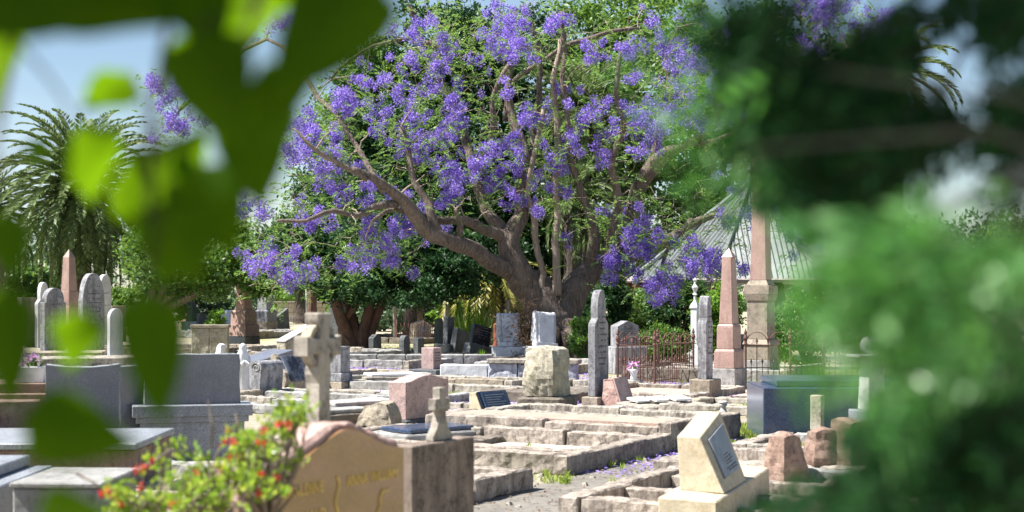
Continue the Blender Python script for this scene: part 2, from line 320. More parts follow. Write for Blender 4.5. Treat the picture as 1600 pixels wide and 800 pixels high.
def hs(name, label, px, pyb, pyt, wpx, t, kind, mat, d=None, th=TH, rx=0, ry=0, base=None, basemat=None, rough=0.004, cat='gravestone', part='slab', group=HG, face=None, lines=0, wm=None):
    loc = spot(px, pyb, d); d = loc.y; s = d/F
    w_ = wm or max(0.12, (wpx*s-t*abs(math.sin(R(th))))/max(0.15, abs(math.cos(R(th)))))
    ztop = 1.7-(pyt-HY)*s
    root = thing(name, label, cat, loc, th, group, rx, ry)
    zb = 0
    if base:
        ew, bh = base; zb = bh; b = MB(); b.box(0, 0, 0, w_+ew, t+ew, bh); b.build('plinth', basemat or mat, root, bevel=0.012, rough=rough, cell=0.12, seed=px)
    h = ztop-zb
    m = MB(); m.prism([(x, z+zb) for x, z in outline(kind, w_, h)], t)
    slab_ = m.build(part, mat, root, bevel=0.008, rough=rough, cell=0.14 if rough else 0, seed=px+pyt)
    if face:
        fm, inset, ft = face; q = MB(); q.prism([(x*(1-inset/ w_*2 if w_ > inset*2 else .8), zb+0.04+(z)*0.86) for x, z in outline(kind, w_, h)], ft, -t/2-ft/2+0.001)
        q.build('face_panel', fm, slab_, bevel=0.003)
    if lines:
        q = MB()
        for i in range(lines):
            z = zb+h*(0.74-0.5*i/max(1, lines)); ww = w_*random.uniform(0.4, 0.7); n = int(ww/0.035)
            for k in range(n):
                if random.random() < 0.8: q.box(-ww/2+(k+0.5)*ww/n, -t/2-0.004, z, 0.018, 0.006, 0.022)
        q.build('worn_lettering', M['greyd'] if mat is not M['black'] else M['plaque'], slab_)
    root['w'] = w_; root['h'] = h; root['zb'] = zb; root['t'] = t
    for k in ('w','h','zb','t'): del root[k]
    return root, w_, h, zb

# far left group
hs('gravestone','tall gothic headstone of weathered pale stone, tallest of those below the date palm',143,560,427,32,0.16,'gothic',M['grey'],d=37,lines=9,base=(0.2,0.15))
hs('gravestone','round topped pale headstone with square shoulders, left of the pink granite obelisk',83,560,450,31,0.16,'roundsh',M['grey'],d=37,lines=5,base=(0.25,0.2))
hs('gravestone','slim dark-edged headstone with a small round head, just behind the round topped pale one',67,520,441,20,0.14,'lancet',M['white'],d=45,lines=4)
hs('gravestone','squat dark square headstone at the left edge under the palm',42,520,465,24,0.2,'flat',M['kerbdark'],d=45)
hs('gravestone','slim pointed white headstone half hidden behind the tallest gothic one',163,520,429,18,0.14,'gothic',M['white'],d=45,lines=3)
hs('gravestone','low dark square headstone beside the slim pointed white one',184,505,478,22,0.16,'flat',M['sand'],d=50)
r_, *_ = hs('cross_headstone','small pale rounded stone on a narrow post, right of the tallest gothic headstone',180,556,482,20,0.1,'round',M['white'],d=35,base=(0.2,0.12))
# middle left
hs('gravestone','dark leaning square tablet beside the weathered angel',322,520,491,26,0.15,'flat',M['greyd'],ry=6,lines=3)
hs('gravestone','white streaked domed gravestone in front of the far shrubs',356,520,478,22,0.5,'dome',M['white'],base=(0.35,0.35))
hs('gravestone','dark leaning headstone beside the grey obelisk pedestal',442,519,483,20,0.15,'slant',M['greyd'],ry=-8)
hs('gravestone','tall dark square monument block behind the many stemmed tree',527,540,468,26,0.35,'flat',M['greyd'],d=46,rough=0.008)
# shaded rank under the tree
hs('gravestone','dark shaded headstone at the foot of the many stemmed tree',586,552,522,19,0.16,'gable',M['greyd'])
hs('gravestone','left one of a pair of low shaded headstones right of the many stemmed tree',632,555,524,17,0.16,'round',M['greyd'])
hs('gravestone','right one of a pair of low shaded headstones right of the many stemmed tree',654,555,528,17,0.16,'flat',M['greyd'])
hs('gravestone','dark round topped headstone beside the rusty red fence and cream grave',686,550,497,15,0.14,'gothic',M['greyd'],d=42)
hs('gravestone','slim grey headstone leaning beside the dark round topped one',700,556,495,17,0.14,'flat',M['greyd'],ry=3,base=(0.3,0.3))
hs('gravestone','dark grey slab headstone leaning right next to the black granite one',716,556,515,28,0.16,'flat',M['greyd'],ry=15)
r_, w_, h_, zb_ = hs('black_granite_headstone','polished black granite headstone leaning well over to the right in the tree shade',745,558,508,34,0.16,'flat',M['black'],th=35,ry=14,rx=-5,base=(0.15,0.3),basemat=M['greyd'],rough=0,lines=4)
# pair of grey stones before the trunk
def scroll_desk(name, label, px, pyb, pyt, wpx, d, th, ry=0):
    loc = spot(px, pyb, d); s = d/F; ztop = 1.7-(pyt-HY)*s; r = thing(name, label, 'gravestone', loc, th, HG, 0, ry)
    w_ = wpx*s/math.cos(R(th))*0.78; zb = 0.34
    b = MB(); b.box(0, 0, 0, w_*1.35, 0.62, zb); b.box(0, -0.05, zb, w_*1.02, 0.34, 0.12); b.build('plinth', M['white'], r, bevel=0.015, rough=0.008, cell=0.12)
    m = MB(); h = ztop-zb-0.12; t = 0.16
    o = [(-t, 0), (t*1.2, 0), (t*1.2, h*0.9)]+arc(t*0.55, h*0.9, t*0.65, 10, 180, 8)+[(-t*0.4, h*0.6)]
    m.prism([(x, z+zb+0.12) for x, z in o], w_*0.72, 0, 'x'); m.build('slab', M['white'], r, bevel=0.006, smooth=False)
    q = MB()
    for sx in (-1, 1): q.prism([(x+0.05, z*1.02+zb+0.12) for x, z in o], w_*0.12, sx*w_*0.43, 'x')
    q.build('scroll_side', M['white'], r, bevel=0.01)
scroll_desk('scroll_headstone','pale upright scroll headed headstone, left one of two before the big trunk',796,560,492,44,36.5,15)
scroll_desk('scroll_headstone','pale grey scroll headed headstone leaning against the big trunk, right one of two',848,563,490,42,36,22,5)
# centre and right
hs('gravestone','tall narrow lancet headstone of streaked grey marble on a square block',935,636,453,34,0.12,'lancet',M['grey'],lines=9,base=(0.14,0.16),basemat=M['sand'],rough=0.003)
hs('gravestone','slim pointed grey headstone on a square block left of the pink obelisk',1102,622,462,26,0.15,'lancet',M['grey'],lines=8,base=(0.2,0.3),basemat=M['sand'],rough=0.003)
r_, *_ = hs('gabled_headstone','pale gabled headstone on stepped blocks beside the rusty fence',976,590,501,44,0.3,'gable',M['grey'],d=31,th=25,lines=6,base=(0.25,0.55))
hs('gravestone','pale pink granite headstone with rock edged left side on a dark plinth',655,660,585,88,0.26,'serp',M['pinkpale'],lines=0,d=19.6,base=(0.1,0.07),basemat=M['greyd'],rough=0.006)
hs('gravestone','small tapered pink granite block on a dark plinth before the white kerb wall',674,589,543,31,0.28,'flat',M['pinkpale'],d=29.5,lines=4,base=(0.35,0.17),basemat=M['greyd'],rough=0.002)
# granite slabs on the left
def rocky_slab(name, label, px, pyb, pyt, w, t, d, th, kind, zb, mat):
    loc = spot(px, pyb, d); ztop = 1.7-(pyt-HY)*d/F; r = thing(name, label, 'gravestone', loc, th, HG)
    o = outline(kind, w, ztop-zb); m = MB(); m.prism([(x, z+zb) for x, z in o], t*0.8); m.build('slab', M['granedge'], r, bevel=0.01, rough=0.012, cell=0.05)
    q = MB(); q.prism([(x*0.985, z*0.992+zb+0.002) for x, z in o], 0.03, -t*0.4-0.02); q.build('polished_face', mat, r, bevel=0.002)
    return r
r_ = rocky_slab('granite_headstone','broad polished grey granite headstone on a stepped plinth, left of the white statue',300,627,553,0.93,0.16,15.2,14,'flat',0.57,M['granpol'])
m = MB(); m.box(0.0,0,0.46,1.15,0.5,0.11); m.box(0.0,0,0.40,1.08,0.44,0.06); m.box(0.0,0,0,1.0,0.38,0.40); m.build('plinth', M['granite'], r_, bevel=0.006)
rocky_slab('granite_headstone','grey granite headstone with a dished top and rock pitched edges, behind the flat concrete tomb',130,727,568,0.66,0.14,14.2,10,'dip',0.2,M['granpol'])
rocky_slab('granite_headstone','grey granite headstone edge showing between two hanging leaves',212,727,571,0.5,0.14,15.2,35,'flat',0.2,M['granpol'])
hs('gravestone','red brown rock topped headstone at the left edge of the picture',22,700,626,82,0.16,'flat',M['redrock'],d=13.5,th=25,rough=0.012)

# brown inscribed headstone in front
D0 = 5.35; A = Vector(((395-800)/F*D0, D0, 0)); r = thing('inscribed_headstone', 'brown polished granite headstone with gold lettering and a rough pink edge, behind the flowering bush', 'gravestone', A, TH, HG)
WB = 0.92; HB = 1.06
def top_z(x, hh): 
    q = x/WB; return hh+0.11*math.exp(-((q-0.58)/0.25)**2)+0.0*q
mf = [(0.03,0),(WB,0)]+[(WB-(WB-0.03)*i/22, top_z(WB-(WB-0.03)*i/22, HB)-(0.10*math.exp(-((WB-(WB-0.03)*i/22)/0.14)**2))) for i in range(23)]
m = MB(); m.prism(mf, 0.02, -0.012); face_ = m.build('polished_face', M['brown'], r)
mo = [(-0.06,0),(WB+0.005,0)]+[(WB+0.005-(WB+0.065)*i/22, top_z(WB-(WB+0.06)*i/22, HB)+0.028) for i in range(23)]
m = MB(); m.prism(mo, 0.15, 0.078); m.build('rough_backing', M['pinkrock'], r, bevel=0.01, rough=0.022, cell=0.045)
def text(parent, name, s, x, z, size, mat, y=-0.024, sx=1.0, shear=0.0, rx=90):
    cu = bpy.data.curves.new('t', 'FONT'); cu.body = s; cu.size = size; cu.extrude = 0.0015; cu.offset = size*0.012; cu.shear = shear; cu.space_character = 1.05
    tmp = bpy.data.objects.new('t', cu); C.objects.link(tmp); dg = bpy.context.evaluated_depsgraph_get()
    me = bpy.data.meshes.new_from_object(tmp.evaluated_get(dg)); bpy.data.objects.remove(tmp)
    me.name = name
    o = link(name, me, mat, parent); o.location = (x, y, z); o.rotation_euler = (R(rx), 0, 0); o.scale = (sx, 1, 1); return o
text(face_,'inscription','GERALDINE',0.10,0.955,0.058,M['gold'],sx=0.88)
text(face_,'inscription','ANNA WILLIAM',0.525,0.955,0.058,M['gold'],sx=0.80)
text(face_,'inscription','DONALD',0.16,0.855,0.056,M['gold'],sx=0.95)
def vine(pts, wd, name='carved_vine'):
    q = MB(); q.tube([(x, -0.024, z) for x, z in pts], wd, 5); q.build(name, M['gold'], face_)
vine([(0.465+0.012*math.sin(i*1.1), 1.0-0.022*i) for i in range(20)], 0.006)
vine([(0.77,0.92),(0.745,0.89),(0.75,0.86),(0.72,0.82)], 0.006); vine([(0.745,0.90),(0.78,0.91),(0.81,0.915)], 0.005)
vine([(0.66,0.83),(0.68,0.77),(0.66,0.72),(0.72,0.71)], 0.007)

# grey plinth with small cross
D1 = 8.0; A = Vector(((632-800)/F*D1, D1, 0)); r = thing('cross_headstone', 'rain streaked brown stone block topped by a small plain cross', 'gravestone', A, TH, HG)
m = MB(); m.box(0.30,0,0,0.625,0.12,0.885); m.build('block', M['brownstreak'], r, bevel=0.006, rough=0.002, cell=0.1)
o = [(-0.10,0),(0.10,0),(0.095,0.03),(0.055,0.075),(0.034,0.13),(0.030,0.17),(0.072,0.17),(0.072,0.238),(0.030,0.238),(0.030,0.30),(-0.030,0.30),(-0.030,0.238),(-0.072,0.238),(-0.072,0.17),(-0.030,0.17),(-0.034,0.13),(-0.055,0.075),(-0.095,0.03)]
m = MB(); m.prism([(x+0.34, z*0.95+0.886) for x, z in o], 0.05); c_ = m.build('cross', M['oldcross'], r, bevel=0.004)
# celtic cross
D2 = 7.0; A = Vector(((497-800)/F*D2, D2, 0)); r = thing('celtic_cross', 'tall wheel-headed stone cross with yellow lichen, rising behind the gold lettered headstone', 'stone cross', A, TH)
zc = 1.7-(540-HY)/F*D2
a, b = 0.038, 0.105
half = [(0.062,0.3),(0.040,zc-0.17),(0.050,zc-0.13),(a,zc-0.05),(a,zc-a*0.9),(b*0.8,zc-a*0.9),(b*1.22,zc-a*1.25),(b*1.22,zc+a*1.25),(b*0.8,zc+a*0.9),(a,zc+a*0.9),(a*0.95,zc+b*0.8),(a*1.35,zc+b*1.05),(a*1.35,zc+b*1.42)]
o = half+[(-x, z) for x, z in reversed(half)]
m = MB(); m.prism(o, 0.082); m.build('cross', M['oldcross'], r, bevel=0.005)
m = MB()
for k in range(40):
    a1_ = 2*math.pi*k/40; a2_ = 2*math.pi*(k+1)/40
    q = [(0.082*math.cos(a1_),zc+0.082*math.sin(a1_)),(0.105*math.cos(a1_),zc+0.105*math.sin(a1_)),(0.105*math.cos(a2_),zc+0.105*math.sin(a2_)),(0.082*math.cos(a2_),zc+0.082*math.sin(a2_))]
    m.prism(q, 0.052)
m.build('wheel_ring', M['oldcross'], r)
m = MB(); m.box(0,0,0,0.4,0.34,0.16); m.box(0,0,0.16,0.28,0.24,0.16,0.75,0.75); m.build('plinth', M['sand'], r, bevel=0.01)

# cream slanted stone with plaque
def wpt(px, py, d): return P(px, py, d)
r = thing('slanted_headstone', 'cream cement slant fronted headstone with a grey plaque on a broad cream slab', 'gravestone', wpt(1130,800,10.9)*1, 0, HG)
o0 = Vector(r.location)
def loc_(v): return tuple(Vector(v)-o0)
dn, df = 10.6, 11.35
b0_, b1_ = wpt(1063,771,dn+0.05), wpt(1132,772,dn); bz = (b0_.z+b1_.z)/2
def bs(px, py, d, z): q = wpt(px, py, d); q.z = z; return q
B_ = [bs(1063,771,dn+0.22,bz), bs(1132,772,dn,bz), bs(1166,748,df,bz), bs(1100,748,df+0.22,bz)]
Tn = 1.7-(683-HY)/F*(dn+0.15); Tf = 1.7-(642-HY)/F*(df+0.2)
T_ = [bs(1058,683,dn+0.22,Tn), bs(1093,683,dn+0.12,Tn), bs(1125,641,df+0.15,Tf), bs(1091,645,df+0.25,Tf-0.01)]
m = MB(); m.hexa([loc_(v) for v in B_+T_]); m.build('slab', M['cream'], r, bevel=0.006, rough=0.003, cell=0.07)
# plaque on the sloping face (corners B1,B2 below, T1,T2 above)
e0, e1, e2, e3 = B_[1], B_[2], T_[2], T_[1]
nrm = (e1-e0).cross(e3-e0).normalized()
def fp(u, v, off=0.0): return (e0*(1-u)+e1*u)*(1-v)+(e3*(1-u)+e2*u)*v+nrm*off
if nrm.dot(Vector((0,-1,0))) < 0: nrm = -nrm
m = MB(); m.hexa([loc_(fp(u, v, o)) for o in (0.001, 0.016) for u, v in ((0.2,0.2),(0.86,0.2),(0.86,0.86),(0.2,0.86))]); pl = m.build('plaque', M['plaque'], r, bevel=0.003)
m = MB()
for v, u0, u1 in ((0.50,0.46,0.62),(0.455,0.44,0.70),(0.41,0.44,0.72),(0.37,0.44,0.66),(0.31,0.38,0.80),(0.27,0.44,0.80)):
    m.hexa([loc_(fp(u, vv, o)) for o in (0.016, 0.019) for u, vv in ((u0,v-0.011),(u1,v-0.011),(u1,v+0.011),(u0,v+0.011))])
m.build('worn_lettering', M['ink'], pl)
m = MB(); sz = bz-0.002; S_ = [bs(1028,790,dn-0.12,0), bs(1120,790,dn-0.35,0), bs(1202,744,df+0.85,0), bs(1130,744,df+1.2,0)]
m.hexa([loc_(v) for v in S_]+[loc_(v+Vector((0,0,sz))) for v in S_]); m.build('plinth', M['cream'], r, bevel=0.01, rough=0.004, cell=0.12)

# book shaped desk stone
A = G(768,657); r = thing('book_headstone', 'low cream desk stone bearing a dark sloping book shaped tablet', 'gravestone', A, 48, HG)
m = MB(); m.prism([(-0.16,0),(0.15,0),(-0.02,0.37),(-0.16,0.37)][::1], 0.5, 0, 'x')
# turn the wedge so its slope faces -y
me = bpy.data.meshes.new('slab'); wv = [(-0.28,0.14,0),(0.28,0.14,0),(0.28,-0.16,0),(-0.28,-0.16,0),(-0.28,0.14,0.37),(0.28,0.14,0.37),(0.28,0.03,0.37),(-0.28,0.03,0.37)]
m = MB(); m.hexa([wv[3],wv[2],wv[1],wv[0],wv[7],wv[6],wv[5],wv[4]]); m.build('slab', M['cream'], r, bevel=0.006, rough=0.003, cell=0.08)
n_ = Vector((0,-0.37,0.19)).normalized(); dn_ = Vector((0,-0.19,-0.37)).normalized(); base_ = Vector((0,0.03,0.37))
def sl_(x, k, o): return tuple(base_+dn_*k+n_*o+Vector((x,0,0)))
m = MB(); m.hexa([sl_(x,k,o) for o in (0.001,0.035) for x,k in ((-0.27,0.385),(0.27,0.385),(0.27,0.0),(-0.27,0.0))]); m.build('tablet', M['black'], r, bevel=0.004)
m = MB(); m.hexa([sl_(x,k,o) for o in (0.036,0.055) for x,k in ((-0.23,0.35),(0.25,0.35),(0.25,0.02),(-0.23,0.02))]); tb = m.build('page', M['bluegran'], r, bevel=0.003)
m = MB()
for i in range(8):
    m.hexa([sl_(x,k,o) for o in (0.055,0.057) for x,k in ((-0.18,0.06+i*0.033+0.012),(0.18-0.05*(i%3),0.06+i*0.033+0.012),(0.18-0.05*(i%3),0.06+i*0.033),(-0.18,0.06+i*0.033))])
m.build('worn_lettering', M['plaque'], tb)
# pink wedge
r = thing('slanted_headstone', 'small pink granite slant stone at the foot of the tall lancet headstone', 'gravestone', G(966,637), 58, HG)
m = MB(); m.hexa([(-0.2,-0.16,0),(0.2,-0.16,0),(0.2,0.16,0),(-0.2,0.16,0),(-0.2,-0.01,0.43),(0.2,-0.01,0.43),(0.2,0.15,0.40),(-0.2,0.15,0.42)]); m.build('slab', M['pinkrock'], r, bevel=0.01, rough=0.015, cell=0.05)
m = MB(); m.hexa([(-0.2,-0.182,0),(0.2,-0.182,0),(0.2,-0.16,0),(-0.2,-0.16,0),(-0.2,-0.037,0.435),(0.2,-0.037,0.435),(0.2,-0.01,0.44),(-0.2,-0.01,0.44)]); m.build('polished_face', M['pinkpale'], r, bevel=0.003)

# rocks
def rock(name, label, px, pyb, pyt, wpx, mat, d=None, sy=0.8, rough=0.13, cat='rock', seed=1, flat=0.0, top=0.85, pedestal=None, group=None, zb=0.0):
    loc = spot(px, pyb, d); s = loc.y/F; h = 1.7-(pyt-HY)*s-zb; w_ = wpx*s
    r = thing(name, label, cat, loc, 20*seed, group)
    bm = bmesh.new(); bmesh.ops.create_cube(bm, size=1.0); bmesh.ops.subdivide_edges(bm, edges=bm.edges[:], cuts=14, use_grid_fill=True)
    for v in bm.verts:
        c = v.co.copy(); q = c.normalized()*0.56; c = c.lerp(q, 0.35)
        k = 1-(1-top)*(c.z+0.5); p = Vector((c.x*k*w_, c.y*k*w_*sy, (c.z+0.5)*h))
        nn = noise.noise(p*3.2/max(w_, .3)*0.5+Vector((seed*7.1,0,0))); f2 = abs(noise.noise(p*8+Vector((0,seed*3,0)))); f3 = noise.noise(p*22)
        p += c.normalized()*(rough*w_*(nn*1.2+f2*0.45+f3*0.14-0.1)); v.co = p+Vector((0,0,zb))
    me = bpy.data.meshes.new('boulder'); bm.to_mesh(me); bm.free(); link('boulder', me, mat, r)
    if pedestal:
        pw, pd, ph, pm, pr = pedestal; q = MB(); q.box(0,0,0,pw,pd,ph); o = q.build('pedestal', pm, r, bevel=0.02, rough=0.015, cell=0.08); o.rotation_euler = (0,0,R(pr))
    return r
rock('boulder_gravestone','big pale lichened boulder standing on a dark rough stone block',856,651,541,68,M['rock'],d=20.6,seed=3,top=0.9,pedestal=(0.86,0.62,0.27,M['kerbdark'],12),zb=0.25,rough=0.12)
rock('boulder_gravestone','reddish rough boulder headstone, leftmost of three behind the right hand foliage',1226,750,676,62,M['redrock'],d=13.2,seed=2,top=0.78)
rock('boulder_gravestone','reddish rough boulder headstone, middle one of three in a row',1282,745,668,56,M['redrock'],d=13.6,seed=5,top=0.82)
rock('boulder_gravestone','reddish rough boulder headstone, rightmost and lowest of three in a row',1328,735,655,52,M['redrock'],d=14.2,seed=6,top=0.8)
rock('sandstone_stump','low broken yellowish sandstone lump on the grave edge by the pink headstone',590,668,628,70,M['sand'],d=18.8,seed=4,sy=1.0,top=0.6)
rock('white_rock','small whitish stone lying on the wall before the pink obelisk base',345,548,538,20,M['white'],d=34,seed=7,top=0.6)

# obelisks
def obelisk(name, label, px, pyb, tiers, d=None, th=TH, tip=None, cat='obelisk', writing=None):
    loc = spot(px, pyb, d); s = loc.y/F; r = thing(name, label, cat, loc, th, 'obelisks and column monuments'); Z = lambda py: 1.7-(py-HY)*s
    k = 1/(abs(math.cos(R(th)))+abs(math.sin(R(th))))
    for i, (nm, p0, p1, wb, wt, mt, dep) in enumerate(tiers):
        z0 = max(0, Z(p0)) if i else 0; z1 = Z(p1); a = wb*s*k; m = MB()
        m.box(0,0,z0,a,a*dep,z1-z0-0.001,wt/wb,wt/wb); o = m.build(nm, M[mt], r, bevel=0.008)
        if writing and nm == writing[0]:
            text(r,'inscription',writing[1],-a*0.36,z0+(z1-z0)*0.3,a*0.34,M['cream'],y=-a*dep/2-0.006,sx=0.9)
    if tip:
        p0, p1, wb, mt = tip; a = wb*s*k; m = MB(); z0 = Z(p0)
        m.add([(-a/2,-a/2,z0),(a/2,-a/2,z0),(a/2,a/2,z0),(-a/2,a/2,z0),(0,0,Z(p1))],[(0,1,4),(1,2,4),(2,3,4),(3,0,4),(3,2,1,0)]); m.build('pointed_cap', M[mt], r)
    return r
obelisk('obelisk','pink granite pointed obelisk on a pale concrete base, in front of the tall column',1139,608,[('base',608,575,66,64,'concrete',0.8),('plinth',575,548,58,56,'pink',0.8),('moulding',548,545,56,50,'pink',0.8),('pedestal',545,510,47,46,'pink',0.8),('cornice',510,506,47,40,'pink',0.8),('shaft',506,402,38,26,'pink',0.8)],tip=(402,387,26,'pink'))
r = obelisk('column_monument','very tall pink granite column on a moulded sandstone pedestal behind the leaning foliage',1189,610,[('base',610,562,62,60,'concrete',1.0),('plinth',562,538,58,56,'sand',1),('moulding',538,530,62,54,'sand',1),('pedestal',530,470,46,46,'sand',1),('cornice',470,460,50,56,'sand',1),('capital_block',460,446,56,56,'sand',1),('capital_block',446,438,50,38,'sand',1),('shaft',438,262,36,26,'pink',1),('cap_moulding',262,252,30,30,'sand',1)],d=28.2,tip=(252,232,30,'sand'))
obelisk('obelisk','pink granite obelisk under the date palm on the far left',108,520,[('base',520,498,36,34,'pink',1),('pedestal',498,478,31,30,'pink',1),('pedestal',478,455,28,27,'pink',1),('shaft',455,402,24,18,'pink',1)],d=46,tip=(402,389,18,'pink'))
obelisk('obelisk','pink sandstone monument with a lettered pedestal on a black base, left of the grey one',381,542,[('base',542,525,50,48,'black',1),('plinth',525,507,47,46,'pinkrock',1),('pedestal',507,488,40,38,'pinkrock',1),('cornice',488,484,38,32,'pinkrock',1),('shaft',484,380,26,18,'pinkrock',1)],d=45,writing=('pedestal','PACK'))
obelisk('obelisk','dark grey granite monument on a stepped base beyond the pink lettered one',415,520,[('base',520,502,38,37,'sand',1),('plinth',502,487,35,34,'grey',1),('cornice',487,484,35,28,'grey',1),('shaft',484,380,26,18,'grey',1)],d=60)
obelisk('obelisk','pale pink pedestal standing behind the weathered angel',297,515,[('base',515,500,30,30,'pinkrock',1),('shaft',500,420,24,17,'pinkrock',1)],d=66)
r = obelisk('pedestal_monument','short grey stone pillar pedestal on a stepped base, right of the wheel-headed cross',530,607,[('base',607,596,46,44,'sand',1),('plinth',596,582,42,40,'grey',1),('shaft',582,545,34,33,'grey',1),('cornice',545,541,33,36,'grey',1)],cat='pedestal')
# white finial pillar
r = obelisk('finial_monument','white marble pillar with a gabled head and slender finial behind the slim headstone',1086,560,[('base',560,540,22,22,'white',1),('shaft',540,482,15,14,'white',1),('cornice',482,478,18,18,'white',1)],d=34,tip=(478,466,17,'white'))
s_ = 34/F; m = MB(); zt = 1.7-(470-HY)*s_; m.lathe([(0.03,0),(0.03,0.12),(0.06,0.14),(0.025,0.18),(0.05,0.24),(0.075,0.30),(0.03,0.36),(0.02,0.42),(0.045,0.46),(0.0,0.52)],10,(0,0,zt)); m.build('finial', M['white'], r)

# statues
def robed(name, label, px, pyb, pyt, d, mat, lump=0.0, block=None):
    loc = spot(px, pyb, d); s = loc.y/F; h = 1.7-(pyt-HY)*s; r = thing(name, label, 'statue', loc, 30); zb = 0
    if block:
        zb = block; q = MB(); q.box(0,0,0,0.55,0.45,zb); q.build('plinth', M['white'], r, bevel=0.01)
    h -= zb; bm = bmesh.new(); n = 22; rings = []
    prof = [(0,.155),(.03,.15),(.2,.125),(.4,.115),(.55,.12),(.68,.128),(.78,.12),(.83,.085),(.87,.068),(.91,.072),(.95,.066),(.985,.035),(1.0,.004)]
    for q, rad in prof:
        row = []
        for k in range(n):
            a = 2*math.pi*k/n; fold = 1+0.10*math.sin(a*7+q*3)*(1 if q < .8 else 0.15)+lump*noise.noise(Vector((math.cos(a)*2, math.sin(a)*2, q*5)))
            row.append(bm.verts.new((rad*h*math.cos(a)*fold*1.05, rad*h*math.sin(a)*fold*0.8-0.02*h*(q > .82), zb+q*h)))
        rings.append(row)
    for a, b in zip(rings, rings[1:]):
        for k in range(n): bm.faces.new((a[k], a[(k+1) % n], b[(k+1) % n], b[k]))
    bm.faces.new(rings[-1]); me = bpy.data.meshes.new('figure'); bm.to_mesh(me); bm.free(); link('figure', me, mat, r, True)
    q = MB()
    for sx in (-1, 1): q.tube([(sx*.10*h,0,zb+.74*h),(sx*.125*h,-.04*h,zb+.62*h),(sx*.06*h,-.12*h,zb+.60*h),(0,-.125*h,zb+.67*h)],[.045*h,.042*h,.034*h,.02*h],8)
    q.build('arms', mat, r, smooth=True)
    return r
robed('marble_statue','small bright white veiled figure with joined hands beside the broad granite headstone',379,612,536,24.5,M['purewhite'])
r = robed('weathered_statue','weathered grey bowed angel on a white block before the far shrubs',296,519,468,62,M['greyd'],0.5,0.4)
q = MB()
for sx in (-1,1): q.prism([(sx*0.1,0.5),(sx*0.32,0.45),(sx*0.38,0.9),(sx*0.25,1.25),(sx*0.08,1.1)][::sx], 0.08, 0.2)
q.build('wings', M['greyd'], r, bevel=0.02)
# scroll-topped headstone left
A = G(415,622); s_ = A.y/F; r = thing('scroll_headstone','rolled top grey headstone with a spiral on its side, beside the white veiled statue','gravestone',A,TH,HG)
h = 1.7-(563-HY)*s_; t = 0.19; wq = 0.56
o = [(-t/2,0),(t/2,0),(t/2,h-0.09)]+arc(t/2-0.09,h-0.09,0.09,0,90,5)+arc(-t/2+0.06,h-0.10,0.10,90,200,8)
m = MB(); m.prism(o, wq, 0, 'x'); m.build('slab', M['grey'], r, bevel=0.006)
q = MB(); q.tube([(-wq/2-0.004, -t/2+0.06+(0.085-0.0045*i)*math.cos(i*0.6), h-0.10+(0.085-0.0045*i)*math.sin(i*0.6)) for i in range(17)], 0.009, 5); q.build('spiral_carving', M['concrete'], r)
q = MB()
for i in range(7):
    ww = random.uniform(.3,.5)
    for k in range(int(ww/.03)):
        if random.random() < .85: q.box(-ww/2+k*.03,-t/2-.003,h-.2-.052*i,.018,.006,.028)
q.build('worn_lettering', M['concrete'], r)
# desk block behind, white slant block, tilted black tablet with scroll sides
r = thing('desk_monument','plain grey sloping topped block behind the rolled top headstone','gravestone',G(412,604),TH-10,HG)
m = MB(); m.hexa([(-.42,-.3,0),(.42,-.3,0),(.42,.3,0),(-.42,.3,0),(-.42,-.3,.46),(.42,-.3,.64),(.42,.3,.64),(-.42,.3,.46)]); m.build('slab', M['granpol'], r, bevel=.01)
r = thing('desk_monument','rough sided block with a bright white sloping top, left of the wheel-headed cross','gravestone',G(462,585),TH-5,HG)
m = MB(); m.hexa([(-.42,-.13,0),(.42,-.13,0),(.42,.13,0),(-.42,.13,0),(-.42,-.13,.66),(.42,-.13,.96),(.42,.13,.96),(-.42,.13,.66)]); m.build('block', M['rock'], r, bevel=.02, rough=.02, cell=.08)
m = MB(); m.hexa([(-.44,-.14,.657),(.43,-.14,.967),(.43,.14,.967),(-.44,.14,.657),(-.44,-.14,.69),(.43,-.14,1.0),(.43,.14,1.0),(-.44,.14,.69)]); m.build('cap', M['lightcap'], r, bevel=.008)
A = G(466,615); s_ = A.y/F; r = thing('tablet_headstone','black veined marble tablet tilting back between scroll carved stone sides','gravestone',A,TH-8,HG)
m = MB(); m.box(0,.05,0,.62,.3,.25); m.build('plinth', M['sand'], r, bevel=.01, rough=.006, cell=.1)
m = MB(); m.hexa([(-.27,-.14,.22),(.27,-.14,.22),(.27,-.06,.20),(-.27,-.06,.20),(-.27,.12,.62),(.27,.12,.62),(.27,.20,.60),(-.27,.20,.60)]); m.build('tablet', M['blackmarble'], r, bevel=.006)
for sx in (-1,1):
    m = MB(); m.prism([(-.02,0),(.26,0),(.28,.62),(.2,.66),(.14,.6),(.1,.45),(-.06,.36),(-.1,.24)], .08, sx*.32, 'x'); m.build('scroll_side', M['sand'], r, bevel=.01)

# white scroll pillar on the right
A = spot(1362,700,15.5); s_ = A.y/F; r = thing('scroll_pillar','white marble post with a rolled scroll top seen through the right hand foliage','pillar',A,20)
Z = lambda py: 1.7-(py-HY)*s_
m = MB(); m.box(0,0,0,.34,.34,Z(640)); m.build('plinth', M['granite'], r, bevel=.01)
m = MB(); m.box(0,0,Z(640),.21,.2,Z(558)-Z(640),.8,.8); m.build('shaft', M['purewhite'], r, bevel=.008)
m = MB(); m.box(-.02,0,Z(558),.42,.24,.03); m.lathe([(.085,-.13),(.09,-.12),(.09,.12),(.085,.13)],20,(0,0,0)); 
m2 = MB(); m2.lathe([(.08,-.14),(.088,-.13),(.088,.13),(.08,.14)],20); o = m2.build('scroll', M['purewhite'], r); o.rotation_euler = (R(90),0,0); o.location = (.03,0,Z(558)+.115)
m = MB(); m.box(-.02,0,Z(558),.42,.24,.028); m.build('cap', M['purewhite'], r, bevel=.008)
